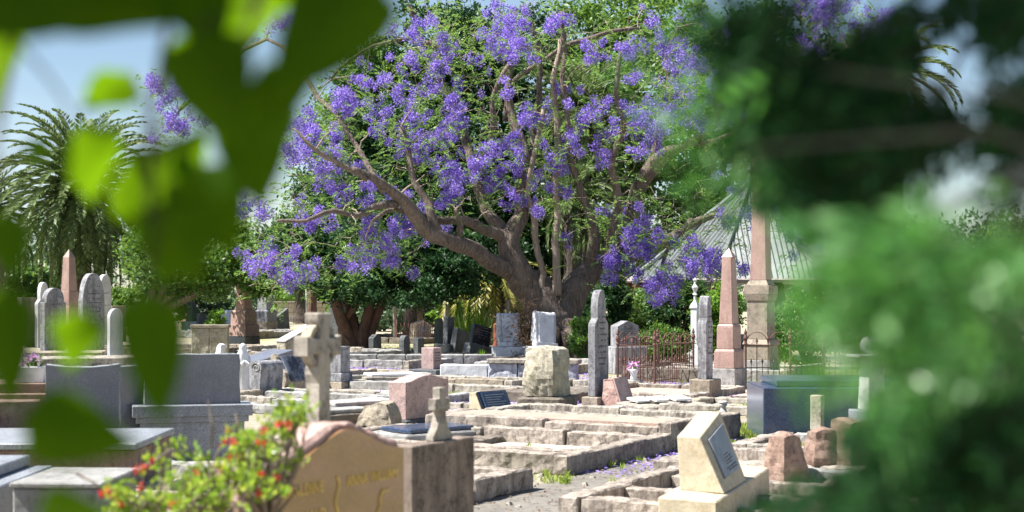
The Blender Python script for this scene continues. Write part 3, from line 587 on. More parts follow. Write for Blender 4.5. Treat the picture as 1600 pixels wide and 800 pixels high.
m = MB(); m.tube([(.03+(.07-.0035*i)*math.cos(i*.6), -.145, Z(558)+.115+(.07-.0035*i)*math.sin(i*.6)) for i in range(17)], .007, 5); m.build('spiral_carving', M['concrete'], r)

# blue granite box tomb, concrete box tomb, stepped granite tomb
r = thing('box_tomb','long polished blue black granite box tomb, right of the cream slanted stone','tomb',G(1193,690),0)
m = MB(); m.box(1.35,.62,0,2.7,1.2,.60); m.build('side_walls', M['bluegran'], r, bevel=.01)
m = MB(); m.box(1.42,.72,.603,2.5,1.1,.07); m.build('lid', M['bluegran'], r, bevel=.01)
for k, x in enumerate((.0,.55,1.1)): pass
r = thing('box_tomb','flat plain grey concrete tomb in the lower left corner beside the flowering bush','tomb',spot(20,800,8.6),-2)
m = MB(); m.box(.24,.38,0,.5,.72,.585); m.build('side_walls', M['concrete'], r, bevel=.012, rough=.003, cell=.12)
m = MB(); m.box(.24,.38,.586,.53,.75,.03); m.build('lid', M['concrete'], r, bevel=.008)
r = thing('stepped_tomb','speckled grey granite stepped tomb corner at the lower left edge','tomb',spot(0,800,9.2),0)
m = MB(); m.box(-.32,.3,0,.74,1.2,.54); m.build('side_walls', M['granite'], r, bevel=.008)
m = MB(); m.box(-.38,.4,.541,.56,1.0,.07); m.build('lid', M['granite'], r, bevel=.008)
r = thing('ledger_grave','flat pale grey granite ledger with a brown speckled edge behind the concrete tomb','grave',spot(60,760,12.2),0)
m = MB(); m.box(-.3,.3,0,2.3,1.3,.46); m.build('side_walls', M['redrock'], r, bevel=.01)
m = MB(); m.box(-.3,.3,.461,2.34,1.34,.05); m.build('ledger', M['granite'], r, bevel=.008)
r = thing('stepped_tomb','brown granite stepped grave carrying the white flower box','tomb',G(40,645),8)
m = MB(); m.box(0,.2,0,1.5,1.1,.28); m.build('lower_step', M['redrock'], r, bevel=.01)
m = MB(); m.box(-.1,.3,.281,1.2,.85,.13); m.build('upper_step', M['redrock'], r, bevel=.01)
FB = G(40,645)
# flower box with lilies
r = thing('flower_box','white marble flower box holding white and purple lilies on the brown stepped grave','planter',(FB.x+.03,FB.y+.15,.412),8)
m = MB(); m.box(0,0,0,.36,.26,.22,1.04,1.04); m.build('box', M['purewhite'], r, bevel=.008)
def bouquet(parent, cx, cz, rad, n, mat, sz, cy=0.0):
    p = rng.normal(size=(n,3))*np.array([rad,rad*.7,rad*.6])+np.array([cx,cy,cz]); cs = p[rng.integers(0,n,n*7)]
    v, f = leaf_quads(cs, sz, sz*.55); arrays_mesh('blooms', v, f, mat, parent)
    v, f = leaf_quads(np.repeat(np.array([[cx,cy,cz-rad*1.1]]),n*3,0)+rng.normal(size=(n*3,3))*rad*.3, rad*1.6, rad*.22, dirs=rng.normal(size=(n*3,3))+np.array([0,0,1.2])); arrays_mesh('stems', v, f, M['mleaf'], parent)
bouquet(r,0.05,.34,.12,16,M['lily'],.09)
r = thing('flower_pot','small square stone pot with two holes at the fence corner','pot',G(989,607),40)
m = MB(); m.box(0,0,0,.24,.24,.15,1.05,1.05); m.build('pot_body', M['concrete'], r, bevel=.01)
A = G(990,607); r = thing('flower_vase','white vase of pink and purple flowers standing on the small square pot','vase',(A.x,A.y,.152),0)
m = MB(); m.lathe([(.05,0),(.06,.02),(.05,.07),(.075,.15),(.08,.18)],14); m.build('vase_body', M['purewhite'], r, smooth=True)
bouquet(r,0,.24,.06,14,M['pinkflower'],.05)
# urn cap
r = thing('urn_ornament','small white stone urn lid lying on the raised dark grave edge','ornament',G(1130,655,.16)+Vector((0,0,0)),15)
m = MB(); m.box(0,0,0,.27,.24,.03); m.lathe([(.125,.03),(.11,.05),(.05,.09),(.03,.12),(.032,.15),(.05,.165),(.045,.185),(.06,.2),(.05,.215)],16); m.build('urn_body', M['lightcap'], r, bevel=.004)
# three tablets
for i, (px, nm) in enumerate(((1000,'nearest and leftmost of three'),(1030,'middle one of three'),(1060,'rightmost of three'))):
    A = G(px,626,.13); r = thing('grave_tablet', 'small flat white marble tablet, '+nm+' on the low slanted stone', 'tablet', (A.x,A.y+.0,.13+.012*i), TH-25, 'white tablets laid on the low stone', rx=9)
    m = MB(); m.box(0,0,0,.30,.24,.03); m.build('tablet_slab', M['purewhite'], r, bevel=.005)
r = thing('tablet_plinth','low slanted sandstone plinth carrying three white tablets','plinth',G(1028,640),TH-25)
m = MB(); m.hexa([(-.5,-.35,0),(.62,-.35,0),(.62,.35,0),(-.5,.35,0),(-.5,-.35,.07),(.62,-.35,.09),(.62,.35,.13),(-.5,.35,.11)]); m.build('plinth_block', M['kerb'], r, bevel=.015, rough=.01, cell=.08)
# sandstone post
r = thing('stone_post','square yellowish sandstone post before the blue granite tomb','post',G(1277,712),TH)
m = MB(); m.box(0,0,0,.10,.12,.62); m.build('post_shaft', M['rock'], r, bevel=.01, rough=.006, cell=.06)

# open books lying on plinths
def ledger(label, px, py, w_, l_, h_, th, mat, top=None, cat='grave'):
    r = thing('ledger_grave', label, cat, G(px, py), th, 'low ledgers and plinths'); m = MB(); m.box(0,0,0,w_,l_,h_); m.build('side_walls', mat, r, bevel=.015, rough=.01, cell=.12, seed=px)
    if top is not None: m = MB(); m.box(0,0,h_+.002,w_*.8,l_*.8,.05); m.build('ledger', top, r, bevel=.01, rough=.004, cell=.1)
    return r
ledger('low plinth with an open white marble book on top, behind the pink rock edged headstone',612,603,1.1,.7,.18,20,M['kerb'],M['purewhite'])
ledger('flat slab with dark blue polished top at the foot of the pink rock edged headstone',668,692,1.1,.7,.14,TH-20,M['concrete'],M['bluegran'])
ledger('thin grey ledger slab leaning on rubble left of the wedge book stone',705,690,.9,.5,.1,TH-30,M['kerb'],M['concrete'])
ledger('low wide block of dark rough stone left of the boulder',835,628,1.6,.5,.17,-25,M['kerbdark'])
ledger('dark plinth block left of the tall lancet headstone',915,622,.9,.7,.15,TH,M['kerbdark'])
ledger('pale raised slab between the pillar pedestal and the pink headstone',560,655,1.3,.6,.2,TH-20,M['concrete'],M['lightcap'])
ledger('dark raised slab on the left of the pink headstone',520,668,1.2,.5,.18,TH-18,M['kerbdark'],M['concrete'])
ledger('plain brown stone steps beneath the far left headstones',120,585,3.2,1.2,.35,20,M['kerb'])
ledger('low stone platform in front of the round topped pale headstone',70,570,2.6,1.0,.3,10,M['sand'])
# ---------------------------------------------------------------- grave kerbs
KG = 'stone kerbs edging the graves'
def kerb_seg(m, a, b, w_, h, z=0.0):
    a = Vector(a); b = Vector(b); d = (b-a).normalized(); q = Vector((d.y, -d.x, 0))*(w_/2)
    c = [a-q, a+q, b+q, b-q]; m.hexa([(p.x,p.y,z) for p in c]+[(p.x,p.y,z+h) for p in c])
def plot(label, px, py, La, Lb, h, w_=0.17, mat='kerb', fill=None, cross=(), u=U, v=-V, fz=0.05, skip=(), at=None):
    c = at if at is not None else G(px, py); r = thing('grave_kerb', label, 'grave kerb', c, 0, KG)
    O = Vector((0,0,0)); A = u*La; B = v*Lb; e = w_/2
    ui, vi = u*e, v*e
    sides = [(O+vi, A+vi), (B-vi, A+B-vi), (O+ui+v*w_, B+ui-v*w_), (A-ui+v*w_, A+B-ui-v*w_)]
    for i, (a, b) in enumerate(sides):
        if i in skip: continue
        L = (b-a).length; n = max(1, round(L/1.15)); 
        for k in range(n):
            s0 = a.lerp(b, k/n); s1 = a.lerp(b, (k+1)/n-random.uniform(.006,.03)/L); jj = Vector((random.gauss(0,.008),random.gauss(0,.008),0)); s0 = s0+jj; s1 = s1-jj; m = MB()
            kerb_seg(m, s0, s1, w_*random.uniform(.95,1.03), h*random.uniform(.86,1.06)); m.build('kerb_stone', M[mat if random.random() < .65 else random.choice(['kerb','sand','concrete','kerbpink','kerb'])], r, bevel=.012, rough=.02, cell=.07, seed=px+i*3+k)
    for f in cross:
        m = MB(); kerb_seg(m, A*f+v*w_, A*f+B-v*w_, w_*.8, h*.8); m.build('divider', M[mat], r, bevel=.012, rough=.012, cell=.09, seed=f*50)
    if fill:
        m = MB(); cs = [ui*2+vi*2, A-ui*2+vi*2, A+B-ui*2-vi*2, B+ui*2-vi*2]; m.hexa([(p.x,p.y,0.012) for p in cs]+[(p.x,p.y,fz) for p in cs]); m.build('infill', M[fill], r)
    return r
K0 = G(890,744)
plot('big family plot kerb filled with pale sand, its corner beside the concrete path', 0,0,2.35,3.4,.185,mat='kerbpink',fill='gravel',cross=(.34,),fz=.03,at=K0)
plot('raised family plot topped with flat pink gravel, behind the sandy one', 0,0,1.0,3.1,.29,mat='kerbpink',fill='pinkgravel',fz=.275,at=K0+U*2.36)
plot('raised dark ended kerb with weedy grass inside, running up behind the cream slanted stone', 0,0,.92,2.9,.285,w_=.2,mat='kerb',fill='gravel',fz=.12,at=K0+U*3.38)
plot('weathered kerb with a rounded end stone, between the brown block and the big family plot', 0,0,3.0,2.2,.20,mat='kerbpink',fill='gravel',fz=.04,at=G(836,764)-U*3.0)
plot('broken low kerb of tilted stones right of the concrete path, nearest the camera', 0,0,2.9,2.2,.15,mat='kerbpink',fill='gravel',cross=(.3,.62),fz=.02,v=V,at=G(872,803))
plot('low kerb of brown stones behind the cream slanted stone', 0,0,1.5,2.2,.14,mat='kerbpink',fill='gravel',fz=.02,v=V,at=G(1020,742))
plot('grey kerb filled with stones and tiny yellow flowers, before the row of boulders', 0,0,1.6,1.8,.13,mat='kerb',fill='kerbdark',fz=.03,v=V,at=G(1140,712))
plot('smooth beige kerb filled with white gravel at the lower right', 0,0,1.5,1.8,.14,mat='sand',fill='gravel',fz=.09,v=V,at=G(1235,800))
plot('grey kerb under the boulder stone with weedy grass inside', 735,664,2.1,2.6,.11,mat='kerb',fill=None)
plot('grey kerb plot in front of the stone pillar pedestal', 545,640,2.0,2.8,.12,mat='kerb',fill='gravel',fz=.03)
plot('low concrete kerb between the pedestal and the open marble book', 700,632,2.4,3.8,.14,mat='concrete',fill=None)
plot('long kerb plot in the middle distance before the white painted wall', 905,622,2.3,4.6,.14,mat='kerb',fill='gravel',fz=.02)
plot('kerb plot left of the tall lancet stone with fallen petals', 800,606,2.2,4.4,.13,mat='sand',fill=None)
plot('kerb around the slim pointed grey headstone', 1085,628,2.2,2.2,.12,mat='kerb',fill='pinkgravel',fz=.05)
plot('broken kerb on the gravel right of the white urn lid', 1200,652,1.8,1.6,.13,mat='kerb',fill='gravel',fz=.03)
plot('mossy kerb beside the dark blue ledger at the left', 690,712,1.3,1.8,.10,mat='kerbdark',fill='gravel',fz=.02)
plot('kerb hidden behind the flowering bush, left of the gold lettered headstone', 420,760,2.0,2.0,.16,mat='kerb',fill='gravel',fz=.03)
plot('grey kerb around the rolled top headstone', 470,650,2.4,2.6,.14,mat='concrete',fill='gravel',fz=.02)
for i, (px, py, la, lb, lab) in enumerate([(640,578,2.4,3.4,'petal covered kerb just in front of the shaded headstones'),(760,572,2.4,3.0,'low kerb below the black granite headstone'),(900,585,2.0,2.4,'low kerb in shade at the foot of the big trunk'),(450,560,2.6,3.6,'kerb row left of the many stemmed tree'),(330,560,2.8,4.0,'stone kerb before the pink lettered monument'),(400,530,3.0,4.0,'far kerb between the two pedestal monuments'),(660,538,3.0,3.6,'far kerb beyond the shaded headstones'),(250,600,2.6,3.0,'grave kerb behind the hanging dark leaf'),(560,560,2.4,3.0,'kerb at the base of the many stemmed tree'),(90,610,2.4,3.0,'kerb behind the stepped brown grave'),(1130,600,2.0,2.0,'kerb beneath the pink obelisk'),(1230,600,2.0,2.6,'kerb beneath the tall column')]):
    plot(lab, px, py, la, lb, random.uniform(.14,.28), mat=random.choice(['kerb','sand','kerbdark','concrete']), fill=random.choice([None,'gravel']), fz=.03)

# low walls
def wall(name, label, p0, p1, h, t, mat, blocks=1, cap=None, cat='wall', rough=.012, partname='wall_block'):
    r = thing(name, label, cat, p0); d = p1-p0; L = d.length; un = d.normalized()
    for k in range(blocks):
        m = MB(); kerb_seg(m, un*(L*k/blocks), un*(L*(k+1)/blocks-.015), t, h); m.build(partname, M[mat], r, bevel=.015, rough=rough, cell=.1, seed=k*5+L)
    if cap: m = MB(); kerb_seg(m, -un*.02, un*(L+.02), t*1.25, .08, h+.002); m.build('coping', M[cap], r, bevel=.012, rough=.006, cell=.15)
    return r
wall('low_wall','plain white painted low wall behind the tapered pink block',G(690,597),G(765,598),.33,.25,'white',1,rough=.006)
wall('low_wall','rough blue and white flaking stone wall behind the boulder',G(766,598),G(905,600),.36,.28,'wallstone',3,'kerb',rough=.03)
wall('low_wall','long low pale stone wall left of the white painted one',G(540,604),G(672,600),.2,.25,'concrete',3)
wall('garden_wall','distant cream sandstone block wall before bright shrubs',P(428,500,84)*1,P(514,500,86)*1,.95,.4,'cream',1,'sand') if False else None
r = thing('garden_wall','distant cream sandstone block wall before the bright green shrubs','wall',Vector(((428-800)/F*84,84,0)))
for k in range(4):
    for j in range(5):
        m = MB(); m.box(.2+j*.62+(.3 if k % 2 else 0),0,k*.235,.6,.35,.225); m.build('wall_block', M['cream'], r, bevel=.01)
m = MB(); m.box(1.55,0,.94,3.3,.45,.1); m.build('coping', M['sand'], r, bevel=.01)
wall('low_wall','rough pale retaining wall with posts below the pink lettered monument',G(300,560),G(358,560),.75,.25,'rock',2,'sand')
wall('low_wall','long shaded wall of stone blocks at the base of the many stemmed tree',G(545,572),G(770,572),.26,.3,'concrete',5)

# stray posts
def post(label, px, py, pt, wpx, mat, d=None, n=4):
    loc = spot(px, py, d); s = loc.y/F; r = thing('post', label, 'post', loc, 25); m = MB()
    h = 1.7-(pt-HY)*s; m.tube([(0,0,0),(.0,0,h*.97),(0,0,h)], [wpx*s/2,wpx*s/2,wpx*s*.35], 10); m.build('post_shaft', mat, r, smooth=False)
post('slim grey post standing behind the pale scroll headed headstone',793,560,468,6,M['wood'],44)
post('thin pale pole beside the tall brown post in the far shrubs',479,520,440,3,M['paint'],60)
post('tall reddish brown post behind the wheel-headed cross',488,520,440,14,M['barkred'],62)
post('grey post behind the shaded headstones under the yellow fronds',697,545,470,10,M['wood'],47)
post('slim reddish post at the far rusty fence',617,535,478,6,M['barkpale'],50)
post('short terracotta pillar between the black headstone and the grey scroll one',777,560,505,12,M['terra'],39)
post('white marker post at the back corner of the big family plot',988,684,670,7,M['paint'])

# ---------------------------------------------------------------- iron fences
def fence_panel(root, a, b, h, nb, hoops=True, low=True):
    a = Vector(a); b = Vector(b); L = (b-a).length; un = (b-a)/L
    rl = MB()
    for z in (0.10*h, 0.38*h, 0.80*h): rl.tube([a+Vector((0,0,z)), b+Vector((0,0,z))], .008, 6)
    rl.build('rails', M['rust'], root)
    pk = MB(); step = L/nb
    def spear(c, z0, s=1.0): pk.lathe([(.006*s,0),(.018*s,.012*s),(.008*s,.028*s),(.030*s,.055*s),(.020*s,.075*s),(.002,.125*s)],4,(c.x,c.y,z0))
    for i in range(nb+1):
        c = a+un*(step*i)
        tall = i % 2 == 0
        pk.tube([c+Vector((0,0,0.03)), c+Vector((0,0,h*(.86 if tall else .80)))], .0075, 4)
        if tall and hoops and i+2 <= nb:
            q = [c+un*(step)+un*(-step*math.cos(t))+Vector((0,0,h*.80+step*1.15*math.sin(t))) for t in [math.pi*k/8 for k in range(9)]]; pk.tube(q, .007, 4)
        spear(c, h*.86 if tall else h*.82, .9)
        if low and i < nb:
            e = c+un*step*.5; pk.tube([e+Vector((0,0,.03)), e+Vector((0,0,h*.44))], .006, 4); spear(e, h*.44, .8)
    pk.build('pickets', M['rust'], root)
def fence_post(root, c, h):
    m = MB(); m.lathe([(.02,0),(.02,h*.8),(.035,h*.82),(.022,h*.86),(.032,h*.9),(.042,h*.93),(.03,h*.97),(.015,h*1.0),(.03,h*1.03),(.02,h*1.06),(.002,h*1.12)],8,tuple(c)); m.build('post', M['rust'], root)
P0 = G(1023,603); r = thing('iron_fence','rust red iron grave railing with hoops and spear heads, right of the tall lancet headstone','fence',P0)
A_ = U*1.75; B_ = -V*.72
for a, b, nb in ((Vector((0,0,0)),A_,9),(Vector((0,0,0)),B_,5),(B_,A_+B_,9),(A_,A_+B_,5)): fence_panel(r, a, b, .88, nb)
for c in (Vector((0,0,0)), A_, B_, A_+B_): fence_post(r, c, .88)
P1 = G(1165,606); r = thing('iron_fence','thin rusty iron railing behind the foliage, in front of the tall column','fence',P1)
Bx = Vector((1.25,0.05,0)); Ay = Vector((2.75,0.2,0))
fence_panel(r, (0,0,0), Ay, .92, 14); fence_panel(r, Ay*1.0, Ay+Vector((.3,1.6,0)), .92, 8)
for c in (Vector((0,0,0)), Vector((.78,0.05,0)), Vector((1.35,.1,0)), Vector((2.1,.15,0)), Ay): fence_post(r, c, .92)
r = thing('iron_fence','low far rusty railing round a cream grave behind the shaded headstones','fence',P(620,535,49)*1); r.location.z = 0
fence_panel(r, (0,0,0), (1.75,.2,0), .62, 14, hoops=False); fence_panel(r, (0,1.6,0), (1.75,1.8,0), .62, 10, hoops=False)
for c in (Vector((0,0,0)), Vector((1.75,.2,0)), Vector((.85,.1,0))): fence_post(r, c, .66)
hs('gravestone','cream leaning gravestone with a grey plate inside the far rusty railing',656,535,500,34,.3,'gable',M['cream'],d=50,th=30,face=(M['plaque'],.12,.03),ry=5)
r = thing('iron_fence','far low brown rail fence beside the dark grey monument','fence',spot(425,515,70)); fence_panel(r, (0,0,0), (2.4,.3,0), .8, 10, hoops=False)
fence_post(r, Vector((0,0,0)), .85); fence_post(r, Vector((2.4,.3,0)), .85)

# ---------------------------------------------------------------- shelter with the iron roof
DG = 46; gz = Vector(((1172-800)/F*DG, DG, 0)); s_ = DG/F
r = thing('park_shelter','open sided shelter with a hipped corrugated iron roof, white brackets and dark brick piers','shelter',gz)
RE = 203*s_; ze = 1.7-(437-HY)*s_; za = 1.7-(286-HY)*s_
NF = 8; pts = [Vector((RE*math.cos(R(22.5+45*k)), RE*math.sin(R(22.5+45*k)), ze)) for k in range(NF)]
zm = ze+(za-ze)*.30; ap = Vector((0,0,za)); m = MB()
for k in range(NF):
    a, b = pts[k], pts[(k+1) % NF]; mid = (a+b)/2; sl2 = ap-mid; nrm_ = (b-a).cross(sl2).normalized(); n = 60; vs = []
    for i in range(n+1):
        u = i/n; t = 1-abs(1-2*u); e = a.lerp(b, u); off = nrm_*(.028*math.sin(i*math.pi/1.5))
        # lower flatter skirt then steeper main roof
        top = e+sl2*t; lo = e.copy(); vs += [lo+off, top+off*(1 if t > .02 else 0)]
    m.add(vs, [(2*i, 2*i+2, 2*i+3, 2*i+1) for i in range(n)])
roof_ = m.build('roof', M['tin'], r)
m = MB()
for p in pts: m.tube([p+Vector((0,0,.05)), ap+Vector((0,0,.05))], .07, 6)
m.lathe([(.18,0),(.1,.1),(.05,.3),(.09,.4),(.01,.6)],8,(0,0,za)); m.build('ridge_capping', M['tin'], roof_)
m = MB()
for k in range(NF): m.tube([pts[k]*.995+Vector((0,0,-.03)), pts[(k+1) % NF]*.995+Vector((0,0,-.03))], .06, 6)
m.build('gutter', M['wood'], roof_)
for k in range(NF):
    p = pts[k]*.93; q = thing('x','x','x'); bpy.data.objects.remove(q)
    mm = MB(); mm.box(p.x,p.y,0,.46,.46,ze-.05); pier_ = mm.build('brick_pier', M['brick'], r, bevel=.01)
    for j in (-1,1):
        nx = pts[(k+j) % NF]*.93; dd = (nx-p).normalized(); mm = MB(); base = Vector((p.x,p.y,0))+dd*.24
        out_ = [(0,0),(0,-.55)]+[(.62*(1-math.cos(t)) , -.55+.47*math.sin(t)) for t in [math.pi/2*i/6 for i in range(1,7)]]+[(.75,-.08),(.75,0)]
        top = [base+dd*x+Vector((0,0,ze-.06+z)) for x, z in out_]; nv = Vector((dd.y,-dd.x,0))*.03
        n = len(out_); mm.add([v+nv for v in top]+[v-nv for v in top], [tuple(range(n)), tuple(range(2*n-1,n-1,-1))]+[(i,i+n,(i+1) % n+n,(i+1) % n) for i in range(n)])
        mm.build('bracket', M['paint'], pier_)
# ---------------------------------------------------------------- trees
SJ = 38.0
def px3(p, d): return P(p[0], p[1], d)
jac = thing('jacaranda_tree','huge jacaranda in purple bloom with a forked twisting trunk at the centre of the cemetery','tree',Vector(((872-800)/F*SJ,SJ,0)))
JO = Vector(jac.location)
limbs = [  # (px, py, depth offset, radius px)
 [(866,592,0,80),(868,574,0,60),(868,545,0,50),(864,515,0,47),(862,488,0,46)],
 [(864,510,0,42),(850,474,0,36),(831,453,0,31),(814,436,-.1,27),(803,415,-.2,24),(797,395,-.2,21),(797,378,-.2,19),(804,358,-.1,15),(813,338,0,13),(817,310,.1,12),(817,283,.2,12),(818,242,.3,10),(810,210,.4,9),(800,182,.5,8),(790,150,.5,7),(800,100,.5,5),(790,50,.5,4)],
 [(812,440,0,20),(795,422,-.3,17),(775,411,-.6,15),(750,398,-1,14),(720,384,-1.4,14),(690,374,-1.8,13),(664,362,-2.0,13),(645,335,-2.2,12),(628,312,-2.6,10),(600,295,-3,8),(575,280,-3.2,6),(550,268,-3.4,5)],
 [(817,300,.1,10),(830,250,.4,7),(838,180,.3,6),(842,100,.2,5),(830,40,0,4)],
 [(797,385,0,14),(785,370,-.2,12),(768,360,-.5,10),(737,351,-.8,9),(700,343,-1.2,7),(660,340,-1.6,5),(620,330,-2.4,4),(575,345,-3,3)],
 [(792,376,0,12),(780,352,.1,11),(758,328,.4,11),(748,300,.5,10),(742,270,.7,10),(733,245,.8,9),(724,218,1,9),(711,182,1,8),(700,150,1.2,7),(680,110,1.2,6),(660,60,1.2,5),(640,10,1,4)],
 [(748,300,.6,8),(756,250,.3,6),(770,200,0,6),(772,150,0,5),(800,100,0,4)],
 [(868,512,0,42),(884,478,0,32),(900,450,.1,26),(917,431,.3,23),(943,410,.6,18),(965,400,.9,16),(1000,396,1.2,13),(1040,378,1.6,10),(1080,350,2,8),(1120,335,2.4,5)],
 [(925,425,.4,12),(925,400,.2,12),(932,370,0,10),(922,335,-.2,8),(905,300,-.4,7),(892,260,-.5,6),(886,200,-.6,5),(884,140,-.6,5),(880,80,-.6,4),(876,20,-.6,4)],
 [(945,408,.3,12),(955,370,0,10),(962,310,-.2,8),(955,260,-.4,7),(975,200,-.6,6),(960,140,-.7,5),(975,70,-.8,4)],
 [(960,402,.8,16),(978,365,.6,14),(990,325,.6,14),(1003,290,.4,14),(1014,268,.3,15),(1027,252,.2,15),(1048,238,0,11),(1082,225,-.3,8),(1120,190,-.6,6),(1150,130,-1,5),(1190,90,-1,4)],
 [(1014,262,.3,8),(1030,215,.3,6),(1050,160,0,5),(1040,90,0,4),(1060,40,0,3)],
 [(1085,225,-.3,5),(1140,210,-.8,4),(1220,140,-1,4),(1300,90,-1,3),(1360,60,-1,2)],
 [(847,456,-.3,7),(846,440,-.3,6),(840,397,-.3,6),(832,330,-.3,6),(826,300,-.3,5),(832,240,-.4,5),(850,170,-.4,4)],
 [(871,462,-.5,8),(869,397,-.5,7),(872,340,-.5,6),(870,285,-.5,6),(868,190,-.5,6),(866,130,-.5,5),(872,60,-.5,4)],
 [(684,366,-1.8,10),(672,330,-1.8,8),(655,290,-1.8,6),(640,250,-1.6,5),(625,200,-1.5,4)],
 [(620,318,-2.6,7),(590,322,-3,6),(555,335,-3.4,5),(520,330,-3.8,4),(480,345,-4.2,3),(430,350,-4.4,3)],
 [(712,382,-1.4,7),(720,350,-1.6,6),(716,325,-1.8,4)],
 [(575,280,-3.2,5),(520,250,-3.4,4),(480,225,-3.6,3),(460,200,-3.6,2)],
 [(725,90,1,5),(640,60,1,4),(560,80,.5,3),(520,120,0,3)],
 [(790,190,1,6),(800,130,1,5),(850,90,1,4),(920,60,1,4),(1000,40,1,3)],
 [(1080,345,2,6),(1050,380,1,4),(1030,420,.5,3),(1035,460,.2,2)],
 [(598,300,-3,5),(540,200,-2,4),(480,130,-1,4),(420,60,0,3),(300,150,1,3),(265,200,1,2)],
]
nodes = []
def smoothp(l, k=3):
    o = []
    for i in range(len(l)-1):
        a0 = l[max(i-1,0)]; a1 = l[i]; a2 = l[i+1]; a3 = l[min(i+2,len(l)-1)]
        for j in range(k):
            t = j/k; o.append(tuple(0.5*((2*a1[c])+(-a0[c]+a2[c])*t+(2*a0[c]-5*a1[c]+4*a2[c]-a3[c])*t*t+(-a0[c]+3*a1[c]-3*a2[c]+a3[c])*t**3) for c in range(4)))
    return o+[l[-1]]
for li, l in enumerate(limbs):
    q = smoothp(l, 3); s = SJ/F
    pts = [P(a, b, SJ+c)-JO for a, b, c, rr in q]; rad = [max(.02, rr*s*(.88 if li else .9)) for a, b, c, rr in q]
    if li > 0 and li != 7:
        for i, p in enumerate(pts): 
            if i > 3: p += Vector((noise.noise(p*1.1), noise.noise(p*1.1+Vector((9,0,0))), noise.noise(p*1.1+Vector((0,9,0)))))*.13
    m = MB(); m.tube(pts, rad, 18 if rad[0] > .3 else 10, .15 if li < 2 or li == 7 else .12)
    m.build('trunk' if li == 0 else 'limb', M['barkpale'] if li in (13,14) else M['bark'], jac, smooth=True)
    if li: nodes += [(p, r_) for p, r_ in zip(pts, rad)][2:]
# root flares
m = MB()
for k in range(9):
    a = k*.7+.2; m.tube([Vector((math.cos(a)*.5,math.sin(a)*.5,.75)), Vector((math.cos(a)*1.0,math.sin(a)*1.0,.22)), Vector((math.cos(a)*1.5,math.sin(a)*1.5,-.05))],[.38,.26,.12],8,.2)
m.build('roots', M['bark'], jac, smooth=True)
def sample(blobs, n):
    w_ = np.array([b[4] for b in blobs], float); w_ /= w_.sum(); out = []
    for i in rng.choice(len(blobs), n, p=w_):
        x, y, rx, ry = blobs[i][:4]; a = rng.uniform(0, 6.28); q = math.sqrt(rng.uniform(0, 1)); out.append((x+rx*q*math.cos(a), y+ry*q*math.sin(a)))
    return out
fl_blobs = [(500,235,50,35,14),(490,290,55,50,16),(450,350,60,40,16),(410,380,45,35,14),(425,420,40,30,12),(480,430,35,18,6),(470,220,45,30,10),(545,300,50,50,8),(600,390,60,25,12),(570,400,30,18,7),
 (640,360,60,25,9),(640,230,50,60,12),(590,160,60,60,8),(660,100,60,60,14),(640,40,70,50,14),(720,60,70,60,18),(760,150,30,30,7),(720,170,60,50,9),(770,270,70,50,16),(740,300,60,30,6),(815,230,60,50,12),(890,200,50,50,12),
 (900,260,60,40,13),(860,30,80,30,10),(950,70,50,50,9),(850,110,60,60,8),(1080,100,45,45,22),(1050,150,40,40,14),(1020,200,45,30,8),(1100,180,50,40,8),(990,150,50,50,7),(1060,50,70,40,7),
 (880,370,40,30,5),(945,300,40,40,5),(990,350,50,40,7),(1060,400,60,30,14),(1130,385,50,30,10),(1110,420,60,22,8),(1030,455,22,14,6),(1042,470,14,14,4),(975,430,30,15,4),(690,300,40,30,4),(265,165,25,45,9),(270,210,25,25,6),(450,20,50,40,6),
 (1370,50,50,32,16),(1300,20,50,30,8),(1270,370,40,40,7),(1240,330,40,40,5),(535,150,40,60,6),(790,60,60,40,8),(1160,300,60,60,4),(1230,60,60,60,6),(380,330,30,40,4),(680,250,60,60,8),(840,300,50,40,7),(600,290,60,40,7)]
def dep(x): 
    q = (x-872)/560.0; return SJ-3.6*math.sqrt(max(0, 1-q*q))*rng.uniform(.1, 1)+rng.uniform(0, 2.5)-1.5*(x < 560)
sites = sample(fl_blobs, 290)
ft = []
for sx_, sy_ in sites:
    d_ = None
    for _ in range(int(rng.integers(1, 5))): ft.append((sx_+rng.normal()*13, sy_+rng.normal()*11)); gt = sample([(a, b, c*1.25, d*1.3, e) for a, b, c, d, e in fl_blobs]+[(800,130,330,130,60),(560,280,140,130,40),(1020,320,110,80,36),(1070,340,70,60,25)], 1150)
tg = [(P(x, y, dep(x))-JO, 'f') for x, y in ft]+[(P(x, y, dep(x))-JO, 'g') for x, y in gt]
NP = np.array([tuple(p) for p, _ in nodes]); NR = [r_ for _, r_ in nodes]
from itertools import chain
order = sorted(range(len(tg)), key=lambda i: float(np.min(np.linalg.norm(NP-np.array(tg[i][0]), axis=1))))
cap = len(NP)+len(tg)*4; buf = np.full((cap, 3), 1e9); buf[:len(NP)] = NP; cnt = len(NP); tw = MB()
for i in order:
    p = tg[i][0]; pv = np.array(p); dd = np.linalg.norm(buf[:cnt]-pv, axis=1)+np.maximum(0, buf[:cnt,2]-pv[2])*.5
    j = int(np.argmin(dd)); a = Vector(buf[j]); L = (p-a).length; ra = min(NR[j]*.7, .016+.013*L)
    if L < .05: continue
    mids = [a.lerp(p, t)+Vector((random.gauss(0,.07),random.gauss(0,.07),random.gauss(0,.06)+.12*math.sin(t*3.14)))*L*.8*min(1, .6+.2) for t in (.33,.66)]
    pts = [a]+mids+[p]; rr = [ra, ra*.75, ra*.55, .009]; tw.tube(pts, rr, 4)
    for q_, r_ in zip(pts[1:], rr[1:]): buf[cnt] = q_; NR.append(max(.007, r_)); cnt += 1
tw.build('twigs', M['barkpale'], jac)
